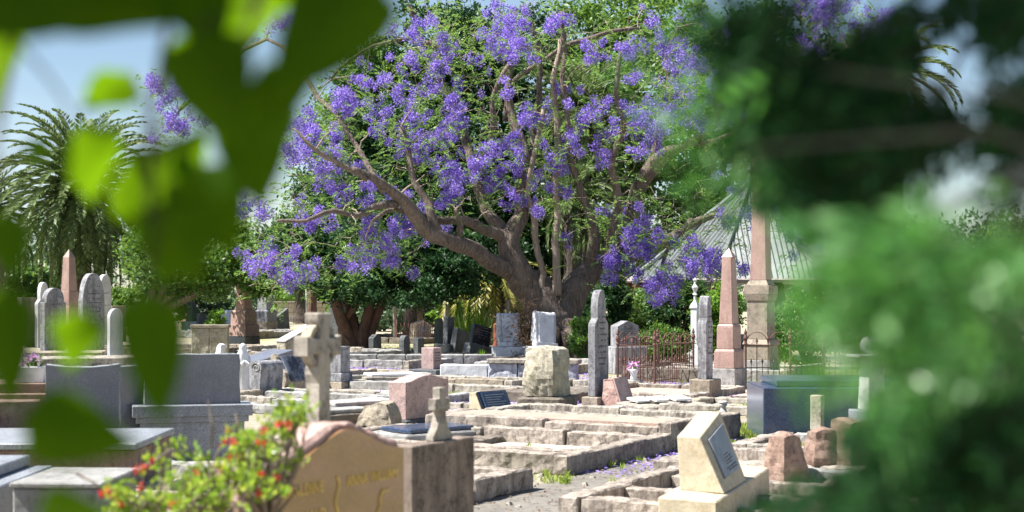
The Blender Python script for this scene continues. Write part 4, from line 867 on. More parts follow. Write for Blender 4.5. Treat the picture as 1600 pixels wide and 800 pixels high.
# blossom panicles
fp_ = np.array([tuple(p) for p, k in tg if k == 'f']); n = len(fp_)
V_, D_ = [], []
for p in fp_:
    nb = int(rng.integers(1, 4)); sub = rng.normal(size=(nb,3))*.10
    for c in sub:
        R0 = rng.uniform(.06,.125); k = int(12500*R0**2.0*rng.uniform(.7,1.1)); u_ = unit(rng.normal(size=(k,3)))*rng.uniform(.35,1.3,(k,1))**1.0
        V_.append(p+c+u_*R0*np.array([1,1,1.15])); D_.append(u_+rng.normal(size=(k,3))*.6)
v, f = leaf_quads(np.concatenate(V_), rng.uniform(.035,.06,sum(map(len,V_))), rng.uniform(.03,.045,sum(map(len,V_))), dirs=np.concatenate(D_)); arrays_mesh('blossom', v, f, M['flower'], jac)
# feathery leaves
gp = np.array([tuple(p) for p, k in tg]); base = gp[rng.integers(0, len(gp), 3900)]+rng.normal(size=(3900,3))*.25
dr = unit(rng.normal(size=(3900,3))*np.array([1,1,.5])+np.array([0,0,-.15])); Ls = rng.uniform(.25,.45,3900); pos, dirs, wl = [], [], []
side = unit(np.cross(dr, np.array([0,0,1.0])+rng.normal(size=(3900,3))*.3))
for st in range(8):
    t = (st+1)/8
    for sg in (-1, 1):
        pos.append(base+dr*(Ls*t)[:,None]+np.array([0,0,-.10])*t*t); dirs.append(side*sg+dr*.5); wl.append(.10*(1-.6*abs(t-.4)))
v, f = leaf_quads(np.concatenate(pos), np.repeat(wl, 3900), .024, dirs=np.concatenate(dirs)); arrays_mesh('foliage', v, f, M['jleaf'], jac)

def crown_leaves(lobes, n, size, clumps, up=.4, aspect=.5, spread=.30):
    # lobes: world centre, radii; leaves gathered in clumps through the outer volume
    out = []; w_ = np.array([l[1][0]*l[1][1]*l[1][2] for l in lobes])**.7; w_ /= w_.sum()
    for i, (c, rad) in enumerate(lobes):
        nc = max(6, int(clumps*w_[i])); dr = unit(rng.normal(size=(nc,3))); rr = rng.uniform(.35,1,nc)**.45*rng.uniform(.85,1.12,nc)
        cc = np.array(c)+dr*rr[:,None]*np.array(rad); k = int(n*w_[i]/nc)+1
        cs = spread*(np.mean(rad)/2.2)**.5*rng.uniform(.6,1.3,nc)
        out.append((np.repeat(cc,k,0)+rng.normal(size=(nc*k,3))*np.repeat(cs,k)[:,None]*np.array([1,1,.6])))
    p = np.concatenate(out); return leaf_quads(p, rng.uniform(.7,1.3,len(p))*size, rng.uniform(.7,1.3,len(p))*size*aspect, up=up)
TG = 'background trees around the graves'
def tree(label, bx, d, lobes, leaf, n=20000, size=.16, clumps=200, trunk=None, bk='bark', group=TG, name='leafy_tree', stems=None, tr=.25, up=.4, spread=.3, depth=1.0):
    o = Vector(((bx-800)/F*d, d, 0)); r = thing(name, label, 'tree', o, 0, group); s = d/F
    L = [(P(x, y, d+dz)-o, (rx*s, max(rx, ry)*s*depth, ry*s)) for x, y, rx, ry, dz in lobes]
    m = MB()
    if stems:
        for st in stems:
            q = smoothp([(a, b, c, e) for a, b, c, e in st], 3); m.tube([P(a,b,d+c)-o for a,b,c,e in q], [e*s for a,b,c,e in q], 9, .15)
    else:
        top = min(L, key=lambda l: abs(l[0].x))[0]; m.tube([Vector((0,0,0)), Vector((.05,0,top.z*.45)), top], [tr, tr*.8, tr*.3], 9, .2)
        for c, rad in L: m.tube([Vector((.05,0,min(c.z,top.z)*.4)), (Vector((0,0,c.z*.6))+c)*.5, c], [tr*.6, tr*.4, .04], 6, .2)
    m.build('trunk', M[bk], r, smooth=True)
    v, f = crown_leaves([(tuple(c), rad) for c, rad in L], n, size, clumps, up=up, spread=spread); arrays_mesh('crown', v, f, M[leaf], r)
    return r
tree('dark many stemmed tree with reddish trunks and a wide low crown, left of the jacaranda',566,42.5,
 [(560,405,95,50,0),(480,375,70,50,.5),(650,400,90,48,0),(705,425,70,38,-.5),(430,400,50,45,.5),(600,350,80,45,1),(520,440,60,25,-.5),(620,445,90,30,-1),(760,400,60,50,1.5),(560,310,70,50,2)],'dleaf',70000,.13,620,stems=[
 [(560,552,0,10),(545,525,0,10),(530,490,-.3,9),(520,455,-.6,8),(505,410,-.8,5)],[(562,552,.1,10),(556,520,.1,10),(548,490,.2,8),(540,450,.3,7),(535,400,.5,5)],[(566,552,0,9),(568,520,0,9),(575,490,0,8),(585,450,0,7),(600,400,0,5)],
 [(570,552,.1,9),(578,525,.1,8),(590,490,.1,7),(606,455,.1,6),(640,410,.1,4)],[(560,550,-.1,7),(538,530,-.1,7),(536,505,-.1,6),(560,470,-.2,5),(575,430,-.2,4)],[(572,552,.3,6),(580,515,.3,6),(572,480,.5,5),(565,440,.5,4)]],bk='barkred',name='crepe_myrtle',spread=.26,depth=.8)
tree('light leaved tree hanging over the far left monuments',232,43,[(290,415,60,45,0),(345,415,60,48,0),(405,425,50,38,0),(250,400,50,50,0),(330,375,60,40,1),(440,420,40,35,1)],'mleaf',30000,.13,300,tr=.2,spread=.28)
tree('tall dark evergreen behind the left side of the jacaranda',640,51,[(600,235,100,80,0),(540,300,90,70,0),(650,330,110,80,0),(660,200,90,70,1),(560,370,90,60,1),(560,215,70,60,2),(600,120,80,60,2),(680,60,80,60,2)],'dleaf',44000,.19,340)
tree('bright green broad tree behind the left blossoms',650,55,[(620,130,80,50,0),(690,170,70,50,0),(560,180,70,40,0),(600,215,80,40,-1),(700,110,60,40,0)],'mleaf',24000,.19,230)
tree('tall dense tree directly behind the forked trunk',800,54,[(760,210,100,90,0),(740,320,100,90,0),(840,260,90,110,0),(790,390,110,60,0),(880,390,90,60,0),(850,150,80,60,1),(800,70,110,60,2),(740,110,70,60,2)],'dleaf',39000,.2,340)
tree('mid green spreading tree behind the right half of the jacaranda',960,53,[(940,200,110,90,0),(920,310,100,90,0),(1020,150,90,70,0),(980,390,80,60,0),(960,90,90,50,1),(1050,250,80,80,0),(1000,30,110,50,2),(900,60,60,60,2)],'mleaf',39000,.2,380)
tree('dark tree behind the shelter roof with a rounded crown',1110,56,[(1110,180,90,90,0),(1150,270,100,60,0),(1200,170,110,90,0),(1070,310,70,60,0),(1240,240,90,70,0),(1120,90,80,50,1),(1090,380,70,50,0),(1180,60,110,60,2),(1290,130,90,90,2)],'dleaf',39000,.21,340)
tree('dark tree to the right of the shelter',1330,58,[(1290,290,90,70,0),(1390,390,100,50,0),(1280,370,90,60,0),(1300,220,60,50,0)],'dleaf',26000,.21,240)
tree('broad tree at the far right edge behind the feathery foliage',1540,60,[(1500,430,90,40,0),(1600,400,90,60,0),(1560,440,120,40,0)],'mleaf',22000,.22,200)
tree('leafy tree at the far left edge behind the palms',-10,75,[(0,440,60,30,0),(60,445,60,25,0),(-40,420,60,50,0)],'mleaf',14000,.22,140,tr=.2)

# shrubs
SG = 'shrubs between and behind the graves'
def shrub(label, px, py, rx, ry, d, leaf, n=6000, size=.1, clumps=70, name='shrub', cat='shrub'):
    s = d/F; c = P(px, py, d); o = Vector((c.x, d, 0)); r = thing(name, label, cat, o, 0, SG)
    zt = c.z+ry*s; L = [((0,0,zt*.5),(rx*s,rx*s*.8,zt*.5)),((rx*s*.4,-.1,zt*.65),(rx*s*.5,rx*s*.5,zt*.33)),((-rx*s*.45,.1,zt*.45),(rx*s*.5,rx*s*.5,zt*.35))]
    v, f = crown_leaves(L, n, size, clumps, spread=.16); arrays_mesh('foliage', v, f, M[leaf], r)
    m = MB()
    for k in range(6): a = k*1.05; m.tube([(0,0,0),(math.cos(a)*rx*s*.3,math.sin(a)*rx*s*.3,zt*.4),(math.cos(a)*rx*s*.6,math.sin(a)*rx*s*.6,zt*.75)],[.03,.02,.008],5)
    m.build('stems', M['bark'], r)
shrub('bushy green shrub at the right foot of the jacaranda trunk',915,530,26,45,36,'mleaf',6000,.1,60)
shrub('dense shrub behind the gabled headstone and under the shelter',1010,500,60,55,43,'mleaf',12000,.11,120)
shrub('leafy shrub behind the middle of the rusty iron railing',1062,490,50,55,42,'dleaf',10000,.11,110)
shrub('round bright green bush showing through the rusty railing',1035,545,45,35,33,'mleaf',9000,.07,90)
shrub('light green shrub between the finial monument and the pink obelisk',1120,490,40,50,41,'lleaf',9000,.1,90)
shrub('dark shrub left of the shelter pier by the big trunk',948,480,40,50,41,'dleaf',8000,.11,80)
shrub('green shrub behind the tall column railing',1260,520,60,55,33,'mleaf',12000,.08,120)
shrub('shaded shrub behind the right end of the railing',1350,520,70,60,35,'dleaf',12000,.09,120)
shrub('mid green shrub behind the far right of the graveyard',1450,520,80,60,36,'mleaf',12000,.1,120)
shrub('grey green bush below the date palm on the left',255,480,40,38,62,'far',8000,.13,80)
shrub('dark green bush behind the weathered angel',322,478,45,36,64,'far',8000,.13,80)
shrub('bright yellow green shrub beyond the cream block wall',512,462,34,34,90,'lleaf',8000,.16,80)
shrub('bright sunlit shrub left of the tall brown post',448,465,28,26,92,'lleaf',6000,.16,60)
shrub('small bright bush beside the white domed gravestone',337,500,13,16,58,'lleaf',3000,.1,30)
shrub('olive green shrub right of the pink lettered monument',402,475,26,30,70,'far',3900,.13,60)
shrub('mass of greenery below the left date palm',60,455,60,40,64,'mleaf',10000,.14,100)
shrub('green shrub beyond the shaded headstones under the yellow fronds',640,480,60,40,58,'far',9000,.14,90)
shrub('bright shrub glimpsed between the headstones and the big trunk',735,490,60,32,56,'lleaf',8000,.13,80)
for i_, (x_, y_, a_, b_, dd_, lf_, lb_) in enumerate([(560,482,50,26,66,'mleaf','green hedge mass seen between the reddish trunks'),(600,490,34,22,62,'far','grey green bush just right of the reddish trunks'),(690,480,60,34,63,'far','bush behind the slim leaning grey headstone'),(150,485,60,32,72,'far','bush behind the tallest gothic headstone'),(200,480,50,34,70,'mleaf','bush behind the small cross-armed headstone'),(385,486,40,20,80,'far','low bush behind the pink lettered monument'),(800,500,60,36,58,'dleaf','dark bush right behind the big forked trunk'),(880,500,50,40,52,'dleaf','dark bush seen right of the big forked trunk')]):
    shrub(lb_, x_, y_, a_, b_, dd_, lf_, 8000, .15, 80)
# distant wood
v, f = crown_leaves([((x, 125+rng.uniform(-8,8), 3.2), (7,4,4.2)) for x in range(-60,75,8)], 60000, .5, 700, spread=.8)
tag(arrays_mesh('distant_woods', v, f, M['far'], None), kind='stuff', label='far wood of mixed green trees closing the horizon behind the cemetery', cat='wood')

# palms
def palm(label, px, py, d, n, L, leaf='palm', trunk_r=.35, emin=-50, emax=80, azr=(0,360), name='date_palm', st=46, droop=1.0, bx=None, wl=.36, lw=.05):
    s = d/F; c = P(px, py, d); o = Vector((c.x if bx is None else (bx-800)/F*d, d, 0)); r = thing(name, label, 'palm tree', o, 0, 'date palms'); c = c-o
    m = MB(); m.tube([Vector((0,0,0)), Vector((c.x*.4,0,c.z*.5)), c+Vector((0,0,-.3))], [trunk_r*1.15, trunk_r, trunk_r*1.1], 14, .2)
    for k in range(60):
        a = k*2.4; z = c.z-.3-1.3*(k/60); m.tube([c+Vector((0,0,z-c.z)), c+Vector((math.cos(a)*trunk_r*1.5,math.sin(a)*trunk_r*1.5,z-c.z+.25))], [.08,.03], 4)
    m.build('trunk', M['palmbark'], r)
    ra = MB(); pos, dirs, lens = [], [], []
    for k in range(n):
        az = R(rng.uniform(*azr)) if azr != (0,360) else k*2.399963; e = R(emin+(emax-emin)*((k+.5)/n)); h = np.array([math.cos(az), math.sin(az), 0.])
        Lk = L*rng.uniform(.85,1.1); p = np.array(c); e0 = e; pts = [p.copy()]; N_ = 14
        for i in range(N_):
            e0 -= R(droop*(1.6+i*.62)); e0 = max(e0, R(-88)); p = p+(h*math.cos(e0)+np.array([0,0,math.sin(e0)]))*Lk/N_; pts.append(p.copy())
        pts = np.array(pts); ra.tube(pts, list(np.linspace(.045,.008,N_+1)), 4)
        side = np.cross(h, [0,0,1.]); t = np.linspace(.08,1,st); idx = t*N_; i0 = np.minimum(idx.astype(int), N_-1); fr = (idx-i0)[:,None]
        q = pts[i0]*(1-fr)+pts[i0+1]*fr; tn = unit(pts[i0+1]-pts[i0]); upv = unit(np.cross(side[None,:].repeat(st,0), tn))
        for sg in (-1,1):
            dd = side*sg*.8+tn*.95+upv*.30+rng.normal(size=(st,3))*.08; dd[:,2] -= .18
            pos.append(q); dirs.append(dd); lens.append(wl*np.sin(np.clip(t*.9+.12,0,1)*math.pi)**.5)
    ra.build('frond_ribs', M['palmy'] if leaf == 'palmy' else M['palm'], r)
    v, f = leaf_quads(np.concatenate(pos), np.concatenate(lens), lw, dirs=np.concatenate(dirs)); arrays_mesh('fronds', v, f, M[leaf], r)
palm('large date palm with a full round head of arching fronds, standing at the left',128,296,60,170,4.3,emin=-62,emax=85,wl=.44,lw=.085)
palm('second date palm cut by the left edge of the picture',-22,330,64,80,3.7,emin=-62,emax=80,wl=.42,lw=.07)
palm('palm whose yellowing fronds hang behind the dark many stemmed tree',770,415,47,26,2.6,'palmy',.3,-60,30)
palm('tall palm whose green fronds arch behind the middle blossoms',905,165,50,46,3.2,'palm',.32,-50,75,wl=.42)
palm('palm with arching fronds against the sky at the upper right',1395,110,46,44,2.6,'palm',.3,-60,75)
palm('low palm clump with pale green fronds behind the centre right limbs',895,300,48,30,2.4,'palm',.3,-60,70)
# dark palm trunk in the distance
r = thing('palm_trunk','thick dark ringed palm trunk flaring at its foot beyond the graves','palm tree',spot(468,506,76)); s_ = 76/F
m = MB(); zz = 1.7-(425-HY)*s_; m.tube([(0,0,0),(.1,0,.4),(.15,0,1.2),(.15,0,zz)],[.62,.42,.34,.34],14,.1); m.build('trunk', M['palmbark'], r)
m = MB()
v, f = leaf_quads(rng.normal(size=(700,3))*.3+np.array([.15,0,zz]), 1.3, .09, dirs=rng.normal(size=(700,3))+np.array([0,0,.1])); arrays_mesh('crown', v, f, M['dleaf'], r)
# spiky cycad
def cycad(label, px, py, d, L, n, leaf):
    r = thing('cycad', label, 'plant', spot(px, py, d), 0, 'spiky plants'); m = MB()
    for k in range(n):
        a = random.uniform(0,6.28); e = random.uniform(.5,1.4); h = Vector((math.cos(a)*math.cos(e), math.sin(a)*math.cos(e), math.sin(e))); sd = Vector((-math.sin(a),math.cos(a),0))*.035
        p = [h*L*t+Vector((0,0,-.5*t*t*L*(1.3-e))) for t in (0,.35,.7,1)]; m.add([p[0]-sd,p[0]+sd,p[1]-sd,p[1]+sd,p[2]-sd*.7,p[2]+sd*.7,p[3]], [(0,1,3,2),(2,3,5,4),(4,5,6)])
    m.build('leaves', M[leaf], r)
cycad('bright green spiky cycad behind the black granite headstone',748,545,44,1.5,60,'lleaf')
cycad('pale grassy plant behind the dark leaning slab headstones',722,545,46,1.1,50,'mleaf')
cycad('small tuft of strappy leaves in front of the leaning black headstone',751,566,35,.35,40,'lleaf')
# dead fronds by the trunk
r = thing('dead_fern','heap of brown dead fern and leaf litter against the jacaranda trunk','plant',spot(822,566,36.6)); 
p = rng.normal(size=(2600,3))*np.array([.28,.25,.42])+np.array([0,0,.55]); v, f = leaf_quads(p, .16, .02, dirs=rng.normal(size=(2600,3))+np.array([-.5,0,-.6])); arrays_mesh('fronds', v, f, M['deadfern'], r)

# ---------------------------------------------------------------- ground cover
def blades(patches, name, label, mat, h=.07):
    P_, H_ = [], []
    for px, py, rx, ry, n in patches:
        for k in range(n):
            a = random.uniform(0,6.28); q = math.sqrt(random.random()); g_ = G(px+rx*q*math.cos(a), py+ry*q*math.sin(a)); P_.append(tuple(g_)); H_.append(h*random.uniform(.4,1.3))
    n = len(P_); v, f = leaf_quads(np.array(P_), np.array(H_), .012, dirs=rng.normal(size=(n,3))*.5+np.array([0,0,1.2])); return tag(arrays_mesh(name, v, f, mat), kind='stuff', label=label, cat='grass')
blades([(765,682,28,7,900),(735,672,20,5,400),(1000,655,60,4,1400),(1030,652,60,4,900),(860,660,40,3,300),(575,598,40,9,2600),(625,600,30,6,900),(720,618,30,3,500),(1105,668,30,8,900),(1170,675,20,12,900),(1190,640,60,5,900),(705,606,40,3,500),
 (640,636,60,5,900),(900,690,60,4,250),(870,752,25,6,120),(1110,715,30,6,300),(450,640,60,10,900),(1240,600,120,8,2500),(1330,590,100,10,2500),(660,545,120,5,1500),(860,580,80,5,700),(300,640,80,20,500)],'grass_tufts','short bright grass and weeds between the kerbs',M['grass'],.06)
pp_ = []
for px, py, rx, ry, n in [(700,575,170,6,3900),(560,594,70,5,2500),(1000,610,120,5,2000),(850,570,120,5,2500),(760,600,200,12,2600),(1000,700,180,30,500),(700,640,240,20,2500),(960,720,120,25,700),(860,620,300,14,2500),(600,590,80,8,1200),(860,590,80,8,1400),(940,600,50,5,900),(1030,603,70,4,1200),(540,580,60,8,900),(1000,640,80,6,300),(900,640,60,8,300),(640,560,100,4,900)]:
    for k in range(n):
        a = random.uniform(0,6.28); q = math.sqrt(random.random()); g_ = G(px+rx*q*math.cos(a), py+ry*q*math.sin(a)); pp_.append((g_.x,g_.y,random.uniform(.01,.03)))
v, f = leaf_quads(np.array(pp_), .045, .03, dirs=rng.normal(size=(len(pp_),3))*np.array([1,1,.15]), nrm=np.array([0,0,1.])+rng.normal(size=(len(pp_),3))*.2)
tag(arrays_mesh('fallen_petals', v, f, M['petal']), kind='stuff', label='fallen purple blossom strewn over the ground under the jacaranda', cat='petals')
# rubble
wd = []
for k in range(230):
    py_ = random.uniform(592,760); px_ = random.uniform(430,1400); wd.append((px_, py_, random.uniform(2,9), random.uniform(.8,2), random.randint(15,60)))
blades(wd,'weeds','scattered dry and green weeds along the kerbs and paths',M['grass'],.07)
rb = MB()
for k in range(700):
    y_ = random.uniform(11.5,30); x_ = (random.uniform(430,1450)-800)/F*y_; q_ = random.uniform(.012,.05)
    vs_ = [(x_+q_*math.cos(a)*random.uniform(.7,1.2), y_+q_*math.sin(a)*random.uniform(.7,1.2), 0) for a in [i*1.2566 for i in range(5)]]
    rb.add(vs_+[(v_[0]*.6+x_*.4, v_[1]*.6+y_*.4, q_*random.uniform(.4,.8)) for v_ in vs_], [(0,1,6,5),(1,2,7,6),(2,3,8,7),(3,4,9,8),(4,0,5,9),(5,6,7,8,9)])
tag(rb.build('rubble', M['kerb']), kind='stuff', label='small broken stones scattered between the graves', cat='rubble')
# pebbles and leaf litter
n = 14000; ys = rng.uniform(11,36,n); xs = (rng.uniform(430,1500,n)-800)/F*ys; bmv, bmf = [], []
p = np.stack([xs, ys, rng.uniform(.004,.015,n)],1); v, f = leaf_quads(p, rng.uniform(.015,.05,n), rng.uniform(.01,.025,n), dirs=rng.normal(size=(n,3))*np.array([1,1,.25]), nrm=np.array([0,0,1.])+rng.normal(size=(n,3))*.3)
tag(arrays_mesh('leaf_litter', v, f, M['deadfern']), kind='stuff', label='dry brown leaves scattered over paths and graves', cat='litter')
# ---------------------------------------------------------------- flowering bush in front
DB = 4.85; r = thing('flowering_bush','glossy yellow green bush with small red flowers in front of the gold lettered headstone','bush',Vector(((330-800)/F*DB,DB,0))); BO = Vector(r.location)
bl = [(450,640,32,28,9,0),(430,680,40,30,11,0),(380,690,35,30,9,.1),(340,725,48,35,10,0),(400,735,45,30,8,-.1),(270,755,50,35,10,0),(200,775,40,28,9,0),(320,780,60,30,10,-.1),(420,775,35,18,3,-.1),(480,640,18,12,2,0),(475,715,22,10,1.2,0),(170,765,25,12,4,-.1),(260,700,30,20,2,.1),(500,620,15,10,1,0),(240,800,90,25,9,0)]
w_ = np.array([b[4] for b in bl], float); w_ /= w_.sum(); stem = MB(); pos, dirs, rp = [], [], []
root_ = Vector((0.0, .1, .0)); hub = [P(330,830,DB)-BO, P(250,850,DB)-BO, P(420,820,DB)-BO]
for h in hub: stem.tube([root_, (root_+h)*.5+Vector((.03,0,0)), h], [.02,.016,.012], 6)
for i in rng.choice(len(bl), 230, p=w_):
    x, y, rx, ry, _, dz = bl[i]; a = rng.uniform(0,6.28); q = math.sqrt(rng.uniform(0,1)); e = P(x+rx*q*math.cos(a), y+ry*q*math.sin(a), DB+dz+rng.uniform(-.22,.22))-BO
    h = min(hub, key=lambda z: (z-e).length); mid = h.lerp(e, .5)+Vector((random.gauss(0,.04),random.gauss(0,.04),.03)); stem.tube([h, mid, e], [.006,.004,.0015], 4)
    d_ = (e-mid).normalized()
    for k in range(int(rng.uniform(9,17))):
        t = rng.uniform(-.075,.01); pos.append(tuple(e+d_*t+Vector((random.gauss(0,.006),random.gauss(0,.006),random.gauss(0,.006))))); dirs.append(tuple(d_*.8+Vector((random.gauss(0,.7),random.gauss(0,.7),random.gauss(0,.6)+.25))))
    if rng.random() < .03: rp.append(tuple(e))
for (x0,y0,x1,y1) in ((340,780,385,735),(120,740,160,765),(330,700,325,625),(365,680,368,645),(350,792,420,788),(215,735,270,700)): stem.tube([P(x0,y0,DB)-BO, P((x0+x1)/2+4,(y0+y1)/2,DB-.02)-BO, P(x1,y1,DB)-BO],[.005,.004,.002],5)
stem.build('stems', M['barkpale'], r)
n = len(pos); dirs = unit(np.array(dirs)); pos = np.array(pos); ln = rng.uniform(.014,.030,n)[:,None]; q = rng.normal(size=(n,3))+np.array([0,0,1.0]); sd = unit(np.cross(dirs,q)); nm = unit(np.cross(sd,dirs)); wv_ = ln*.26
vv = np.stack([pos, pos+dirs*ln*.3+sd*wv_+nm*ln*.08, pos+dirs*ln*.7+sd*wv_*.85+nm*ln*.06, pos+dirs*ln-nm*ln*.1, pos+dirs*ln*.7-sd*wv_*.85+nm*ln*.06, pos+dirs*ln*.3-sd*wv_+nm*ln*.08],1).reshape(-1,3)
arrays_mesh('foliage', vv, np.arange(6*n).reshape(n,6), M['bush'], r)
rp += [tuple(P(x,y,DB-.25)-BO) for x,y in ((412,673),(365,689),(352,692),(360,715),(436,663),(407,740),(404,772),(240,720),(170,768),(182,770),(212,735),(225,730),(190,788),(450,662),(433,745),(410,690),(160,770),(222,760))]
ps = np.repeat(np.array(rp), 14, 0)+rng.normal(size=(len(rp)*14,3))*.005; v, f = leaf_quads(ps, .012, .009); arrays_mesh('blooms', v, f, M['red'], r)

# ---------------------------------------------------------------- broad leaves close to the lens
def leaf_geo(L, W, fold=.18, curl=.25, wave=.05):
    nu, nv = 14, 8; vs, fs = [], []
    for i in range(nu+1):
        t = i/nu; wd = W/2*(math.sin(min(1,t*1.0+.04)**.62*math.pi)**.8)*(1.05-.15*t) if t < 1 else .0
        if t >= 1: wd = W*.004
        back = -L*.10*(t < .12)*(1-t/.12)
        for j in range(nv+1):
            s = (j/nv-.5)*2; x = s*wd; y = -fold*abs(x)*1.0+curl*L*(t-.35)**2+wave*W*math.sin(t*9+s*2)*abs(s)
            vs.append((x, y, -(t*L)+back*abs(s)))
    for i in range(nu):
        for j in range(nv): a = i*(nv+1)+j; fs.append((a, a+1, a+nv+2, a+nv+1))
    return vs, fs
branch = thing('leafy_branch','broad leaved branch hanging blurred and close at the left of the view','branch',P(150,-260,1.0)); BR = Vector(branch.location)
stem = MB()
main = [P(-420,-330,1.0)-BR, P(-100,-230,1.0)-BR, P(200,-150,1.0)-BR, P(520,-170,1.02)-BR, P(760,-260,1.05)-BR]; stem.tube(main, [.012,.01,.008,.006,.003], 7)
twg = [[P(60,-180,1.0)-BR, P(20,60,1.06)-BR, P(-20,300,1.06)-BR, P(0,520,1.03)-BR, P(60,620,1.02)-BR],[P(230,-150,1.0)-BR, P(262,40,1.05)-BR, P(235,200,1.07)-BR, P(232,420,1.05)-BR],[P(430,-160,1.0)-BR, P(400,0,1.05)-BR, P(360,150,1.06)-BR]]
for t in twg: stem.tube(t, [.004,.003,.0025,.002,.0015][:len(t)], 5)
leaves = [ # cx, cy, L, W px, angle of tip (0 down, + right), d, pitch, yaw, shade
 (30,-10,330,220,-60,.92,10,10,1),(170,-5,300,190,70,.95,-15,5,1),(315,10,200,160,20,.98,10,-10,1),(-25,90,240,200,5,1.2,30,50,0),(505,55,330,200,-38,.90,5,0,1),(375,25,170,230,0,1.2,25,45,0),
 (335,145,240,170,15,.94,0,10,1),(398,250,200,140,8,1.10,0,8,0),(245,318,220,210,20,1.22,25,48,0),(140,262,160,130,5,1.25,25,50,0),(165,145,150,90,-60,1.2,30,40,0),(14,388,130,100,5,.96,0,0,1),
 (15,548,240,110,0,.95,5,5,1),(243,565,265,130,5,.97,0,8,1),(130,680,225,135,78,.98,5,0,1),(118,535,130,95,-10,1.12,12,25,0),(120,800,150,90,85,1.15,30,40,0),(285,385,160,150,25,1.06,10,15,1),
 (310,100,150,160,0,1.22,25,50,0),(425,165,170,100,-25,1.0,0,10,1),(335,330,200,150,25,1.12,-5,6,0),(265,385,170,140,-8,1.12,15,25,1),(415,210,150,120,-10,1.14,5,-5,0),(300,255,110,110,30,1.24,25,50,0),(60,240,60,50,0,1.22,25,48,0)]
def place_leaf(cx, cy, Lp, Wp, ang, d, pitch, yaw, name='leaf', off=Vector((0,0,0)), sc_=0.85):
    L = Lp*d/F*sc_; W = Wp*d/F*sc_; vs, fs = leaf_geo(L, W, fold=random.uniform(.1,.25), curl=random.uniform(-.2,.35))
    mt = Matrix.Rotation(-R(ang), 4, 'Y')@Matrix.Rotation(R(pitch), 4, 'X')@Matrix.Rotation(R(yaw), 4, 'Z'); c = P(cx, cy, d)-BR+off
    vs = [mt@(Vector(v)+Vector((0,0,L/2)))+c for v in vs]; m = MB(); m.add(vs, fs); m.build(name, M['bigleaf'], branch, smooth=True)
    base = mt@Vector((0,0,L/2))+c; return base
tn = [p for t in twg for p in t]+main
def petiole(b):
    n_ = min(tn, key=lambda p: (p-b).length); stem.tube([n_, n_.lerp(b,.5)+Vector((0,0,.006)), b], [.0016,.0013,.001], 4)
for (cx, cy, Lp, Wp, ang, d, pitch, yaw, sh) in leaves:
    petiole(place_leaf(cx, cy, Lp, Wp, ang, d, pitch, yaw))
    if sh:
        place_leaf(cx+random.uniform(-8,8), cy-6, Lp*.97, Wp*.92, ang+random.uniform(-6,6), d+.045, pitch, yaw)  # backing leaves added to cut the light coming through the dark leaf
        place_leaf(cx+random.uniform(-12,12), cy-10, Lp*.93, Wp*.85, ang+random.uniform(-14,14), d+.09, pitch, yaw)
        t = max(.12, ((cy+Lp*.5+130)/F*d)/SUN.z); o = SUN*t  # unseen leaf added towards the sun to shade the dark one
        m_ = P(cx, cy, d)-BR+o; L = max(Lp, Wp)*d/F*1.25
        vs, fs = leaf_geo(L*1.1, L*.8, .12, .1); mt = SUN.to_track_quat('-Y', 'Z').to_matrix().to_4x4()@Matrix.Rotation(R(random.uniform(-30,30)), 4, 'Y')
        vs = [mt@(Vector(v)+Vector((0,0,L/2)))+m_ for v in vs]; mm = MB(); mm.add(vs, fs); mm.build('leaf', M['bigleaf'], branch, smooth=True); petiole(mt@Vector((0,0,L/2))+m_)
stem.build('stem', M['barkred'], branch)

# ---------------------------------------------------------------- feathery foliage close at the right
def feather(label, blobs, d0, d1, n, dirn, orig, leaf='fern', ll=.030, lw=.0075, npin=9, Lr=(.08,.16)):
    o = P(orig[0], orig[1], (d0+d1)/2); r = thing('feathery_branch', label, 'branch', o, 0, 'feathery branches close to the camera'); w_ = np.array([b[4] for b in blobs], float); w_ /= w_.sum(); st = MB(); pos, dr, nn = [], [], []
    for i in rng.choice(len(blobs), n, p=w_):
        x, y, rx, ry = blobs[i][:4]; a = rng.uniform(0,6.28); q = math.sqrt(rng.uniform(0,1)); e = P(x+rx*q*math.cos(a), y+ry*q*math.sin(a), rng.uniform(d0,d1))-o
        L = rng.uniform(*Lr); h = (Vector(dirn)+Vector((random.gauss(0,.3),random.gauss(0,.35),random.gauss(0,.3)))).normalized(); side = h.cross(Vector((random.gauss(0,.5),-1,random.gauss(0,.5)))).normalized()
        s0 = e-h*L*.5; st.tube([s0, e+Vector((0,0,.004)), e+h*L*.5], [.0012,.001,.0006], 3)
        for k in range(npin):
            t = k/(npin-1); p = s0+h*L*t
            for sg in (-1,1): pos.append(tuple(p)); dr.append(tuple(side*sg+h*.7+Vector((0,0,-.12))))
    b0 = Vector((0,0,0))
    for i, b in enumerate(blobs):
        e = P(b[0], b[1], (d0+d1)/2)-o; st.tube([b0, b0.lerp(e,.4)+Vector((0,0,.03)), b0.lerp(e,.8)+Vector((0,0,.01)), e], [.003,.0022,.0015,.001], 5)
    st.build('twigs', M['palmbark'], r)
    v, f = leaf_quads(np.array(pos), rng.uniform(.7,1.15,len(pos))*ll, lw, dirs=np.array(dr)); arrays_mesh('foliage', v, f, M[leaf], r)
DR = (-.8,0,-.5)
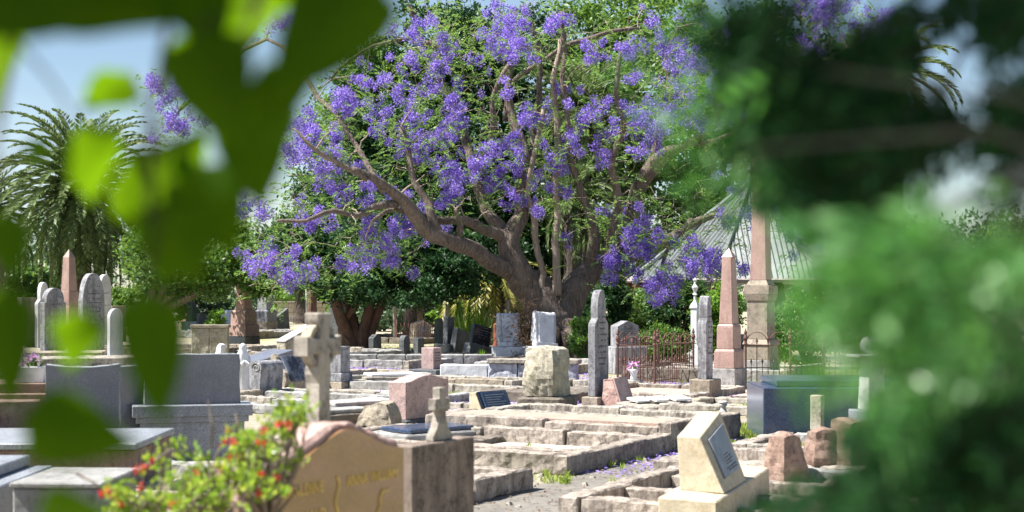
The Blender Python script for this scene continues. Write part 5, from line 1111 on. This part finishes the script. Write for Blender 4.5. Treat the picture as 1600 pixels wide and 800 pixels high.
feather('dense dark feathery branch filling the upper right of the view',[(1250,200,90,110,14),(1330,210,90,80,12),(1250,60,80,60,4),(1230,180,30,70,3),(1290,310,70,50,6),(1180,100,40,70,3),(1130,40,40,40,1.5),(1600,30,25,50,6),(1570,10,30,14,2),(1600,180,22,60,4),(1400,90,25,60,3),(1430,200,50,25,3),(1390,170,40,60,5),(1400,270,60,30,4),(1170,60,40,50,1),(1598,250,20,70,3),(1340,120,60,40,6),(1520,5,40,14,2),(1500,215,40,12,2)],1.25,1.7,400,DR,(1750,-250),leaf='ferndark',Lr=(.04,.085),npin=7,ll=.026)
feather('light green feathery branch crossing the right middle of the view',[(1370,430,70,50,9),(1330,400,50,30,2),(1450,420,110,50,12),(1560,440,80,70,12),(1400,500,90,50,8),(1290,480,40,30,1),(1500,500,110,60,9),(1350,370,60,40,3),(1350,560,50,30,3),(1150,235,40,15,.3),(1290,110,50,30,.8),(1480,640,60,40,2.5),(1560,600,50,30,2),(1400,600,60,30,3),(1290,600,40,15,1),(1440,350,50,30,1)],.92,1.15,66,DR,(1800,300),ll=.021,lw=.0075,Lr=(.06,.11))
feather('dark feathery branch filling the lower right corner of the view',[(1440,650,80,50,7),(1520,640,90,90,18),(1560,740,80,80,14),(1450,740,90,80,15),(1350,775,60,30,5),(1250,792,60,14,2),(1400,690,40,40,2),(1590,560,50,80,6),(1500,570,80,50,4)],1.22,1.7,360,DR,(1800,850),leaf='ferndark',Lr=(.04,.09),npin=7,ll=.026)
feather('thin feathery spray trailing over the top right blossoms',[(1130,30,60,40,4),(1120,120,40,60,3),(1150,200,40,50,4),(1170,260,50,40,3),(1220,320,60,40,3)],1.2,1.7,10,DR,(1500,-200))
# leaf crown added out of frame to keep the sun off the branches
feather('unseen leaf crown added above the view to shade the right hand branches',[(1100,-250,200,90,10),(1350,-250,200,110,14),(1550,-220,200,110,10),(950,-380,150,90,6),(1000,-520,250,120,10),(1300,-500,250,120,10)],1.25,1.65,420,(0,.9,-.2),(1800,-500),ll=.04,lw=.014,leaf='ferndark')
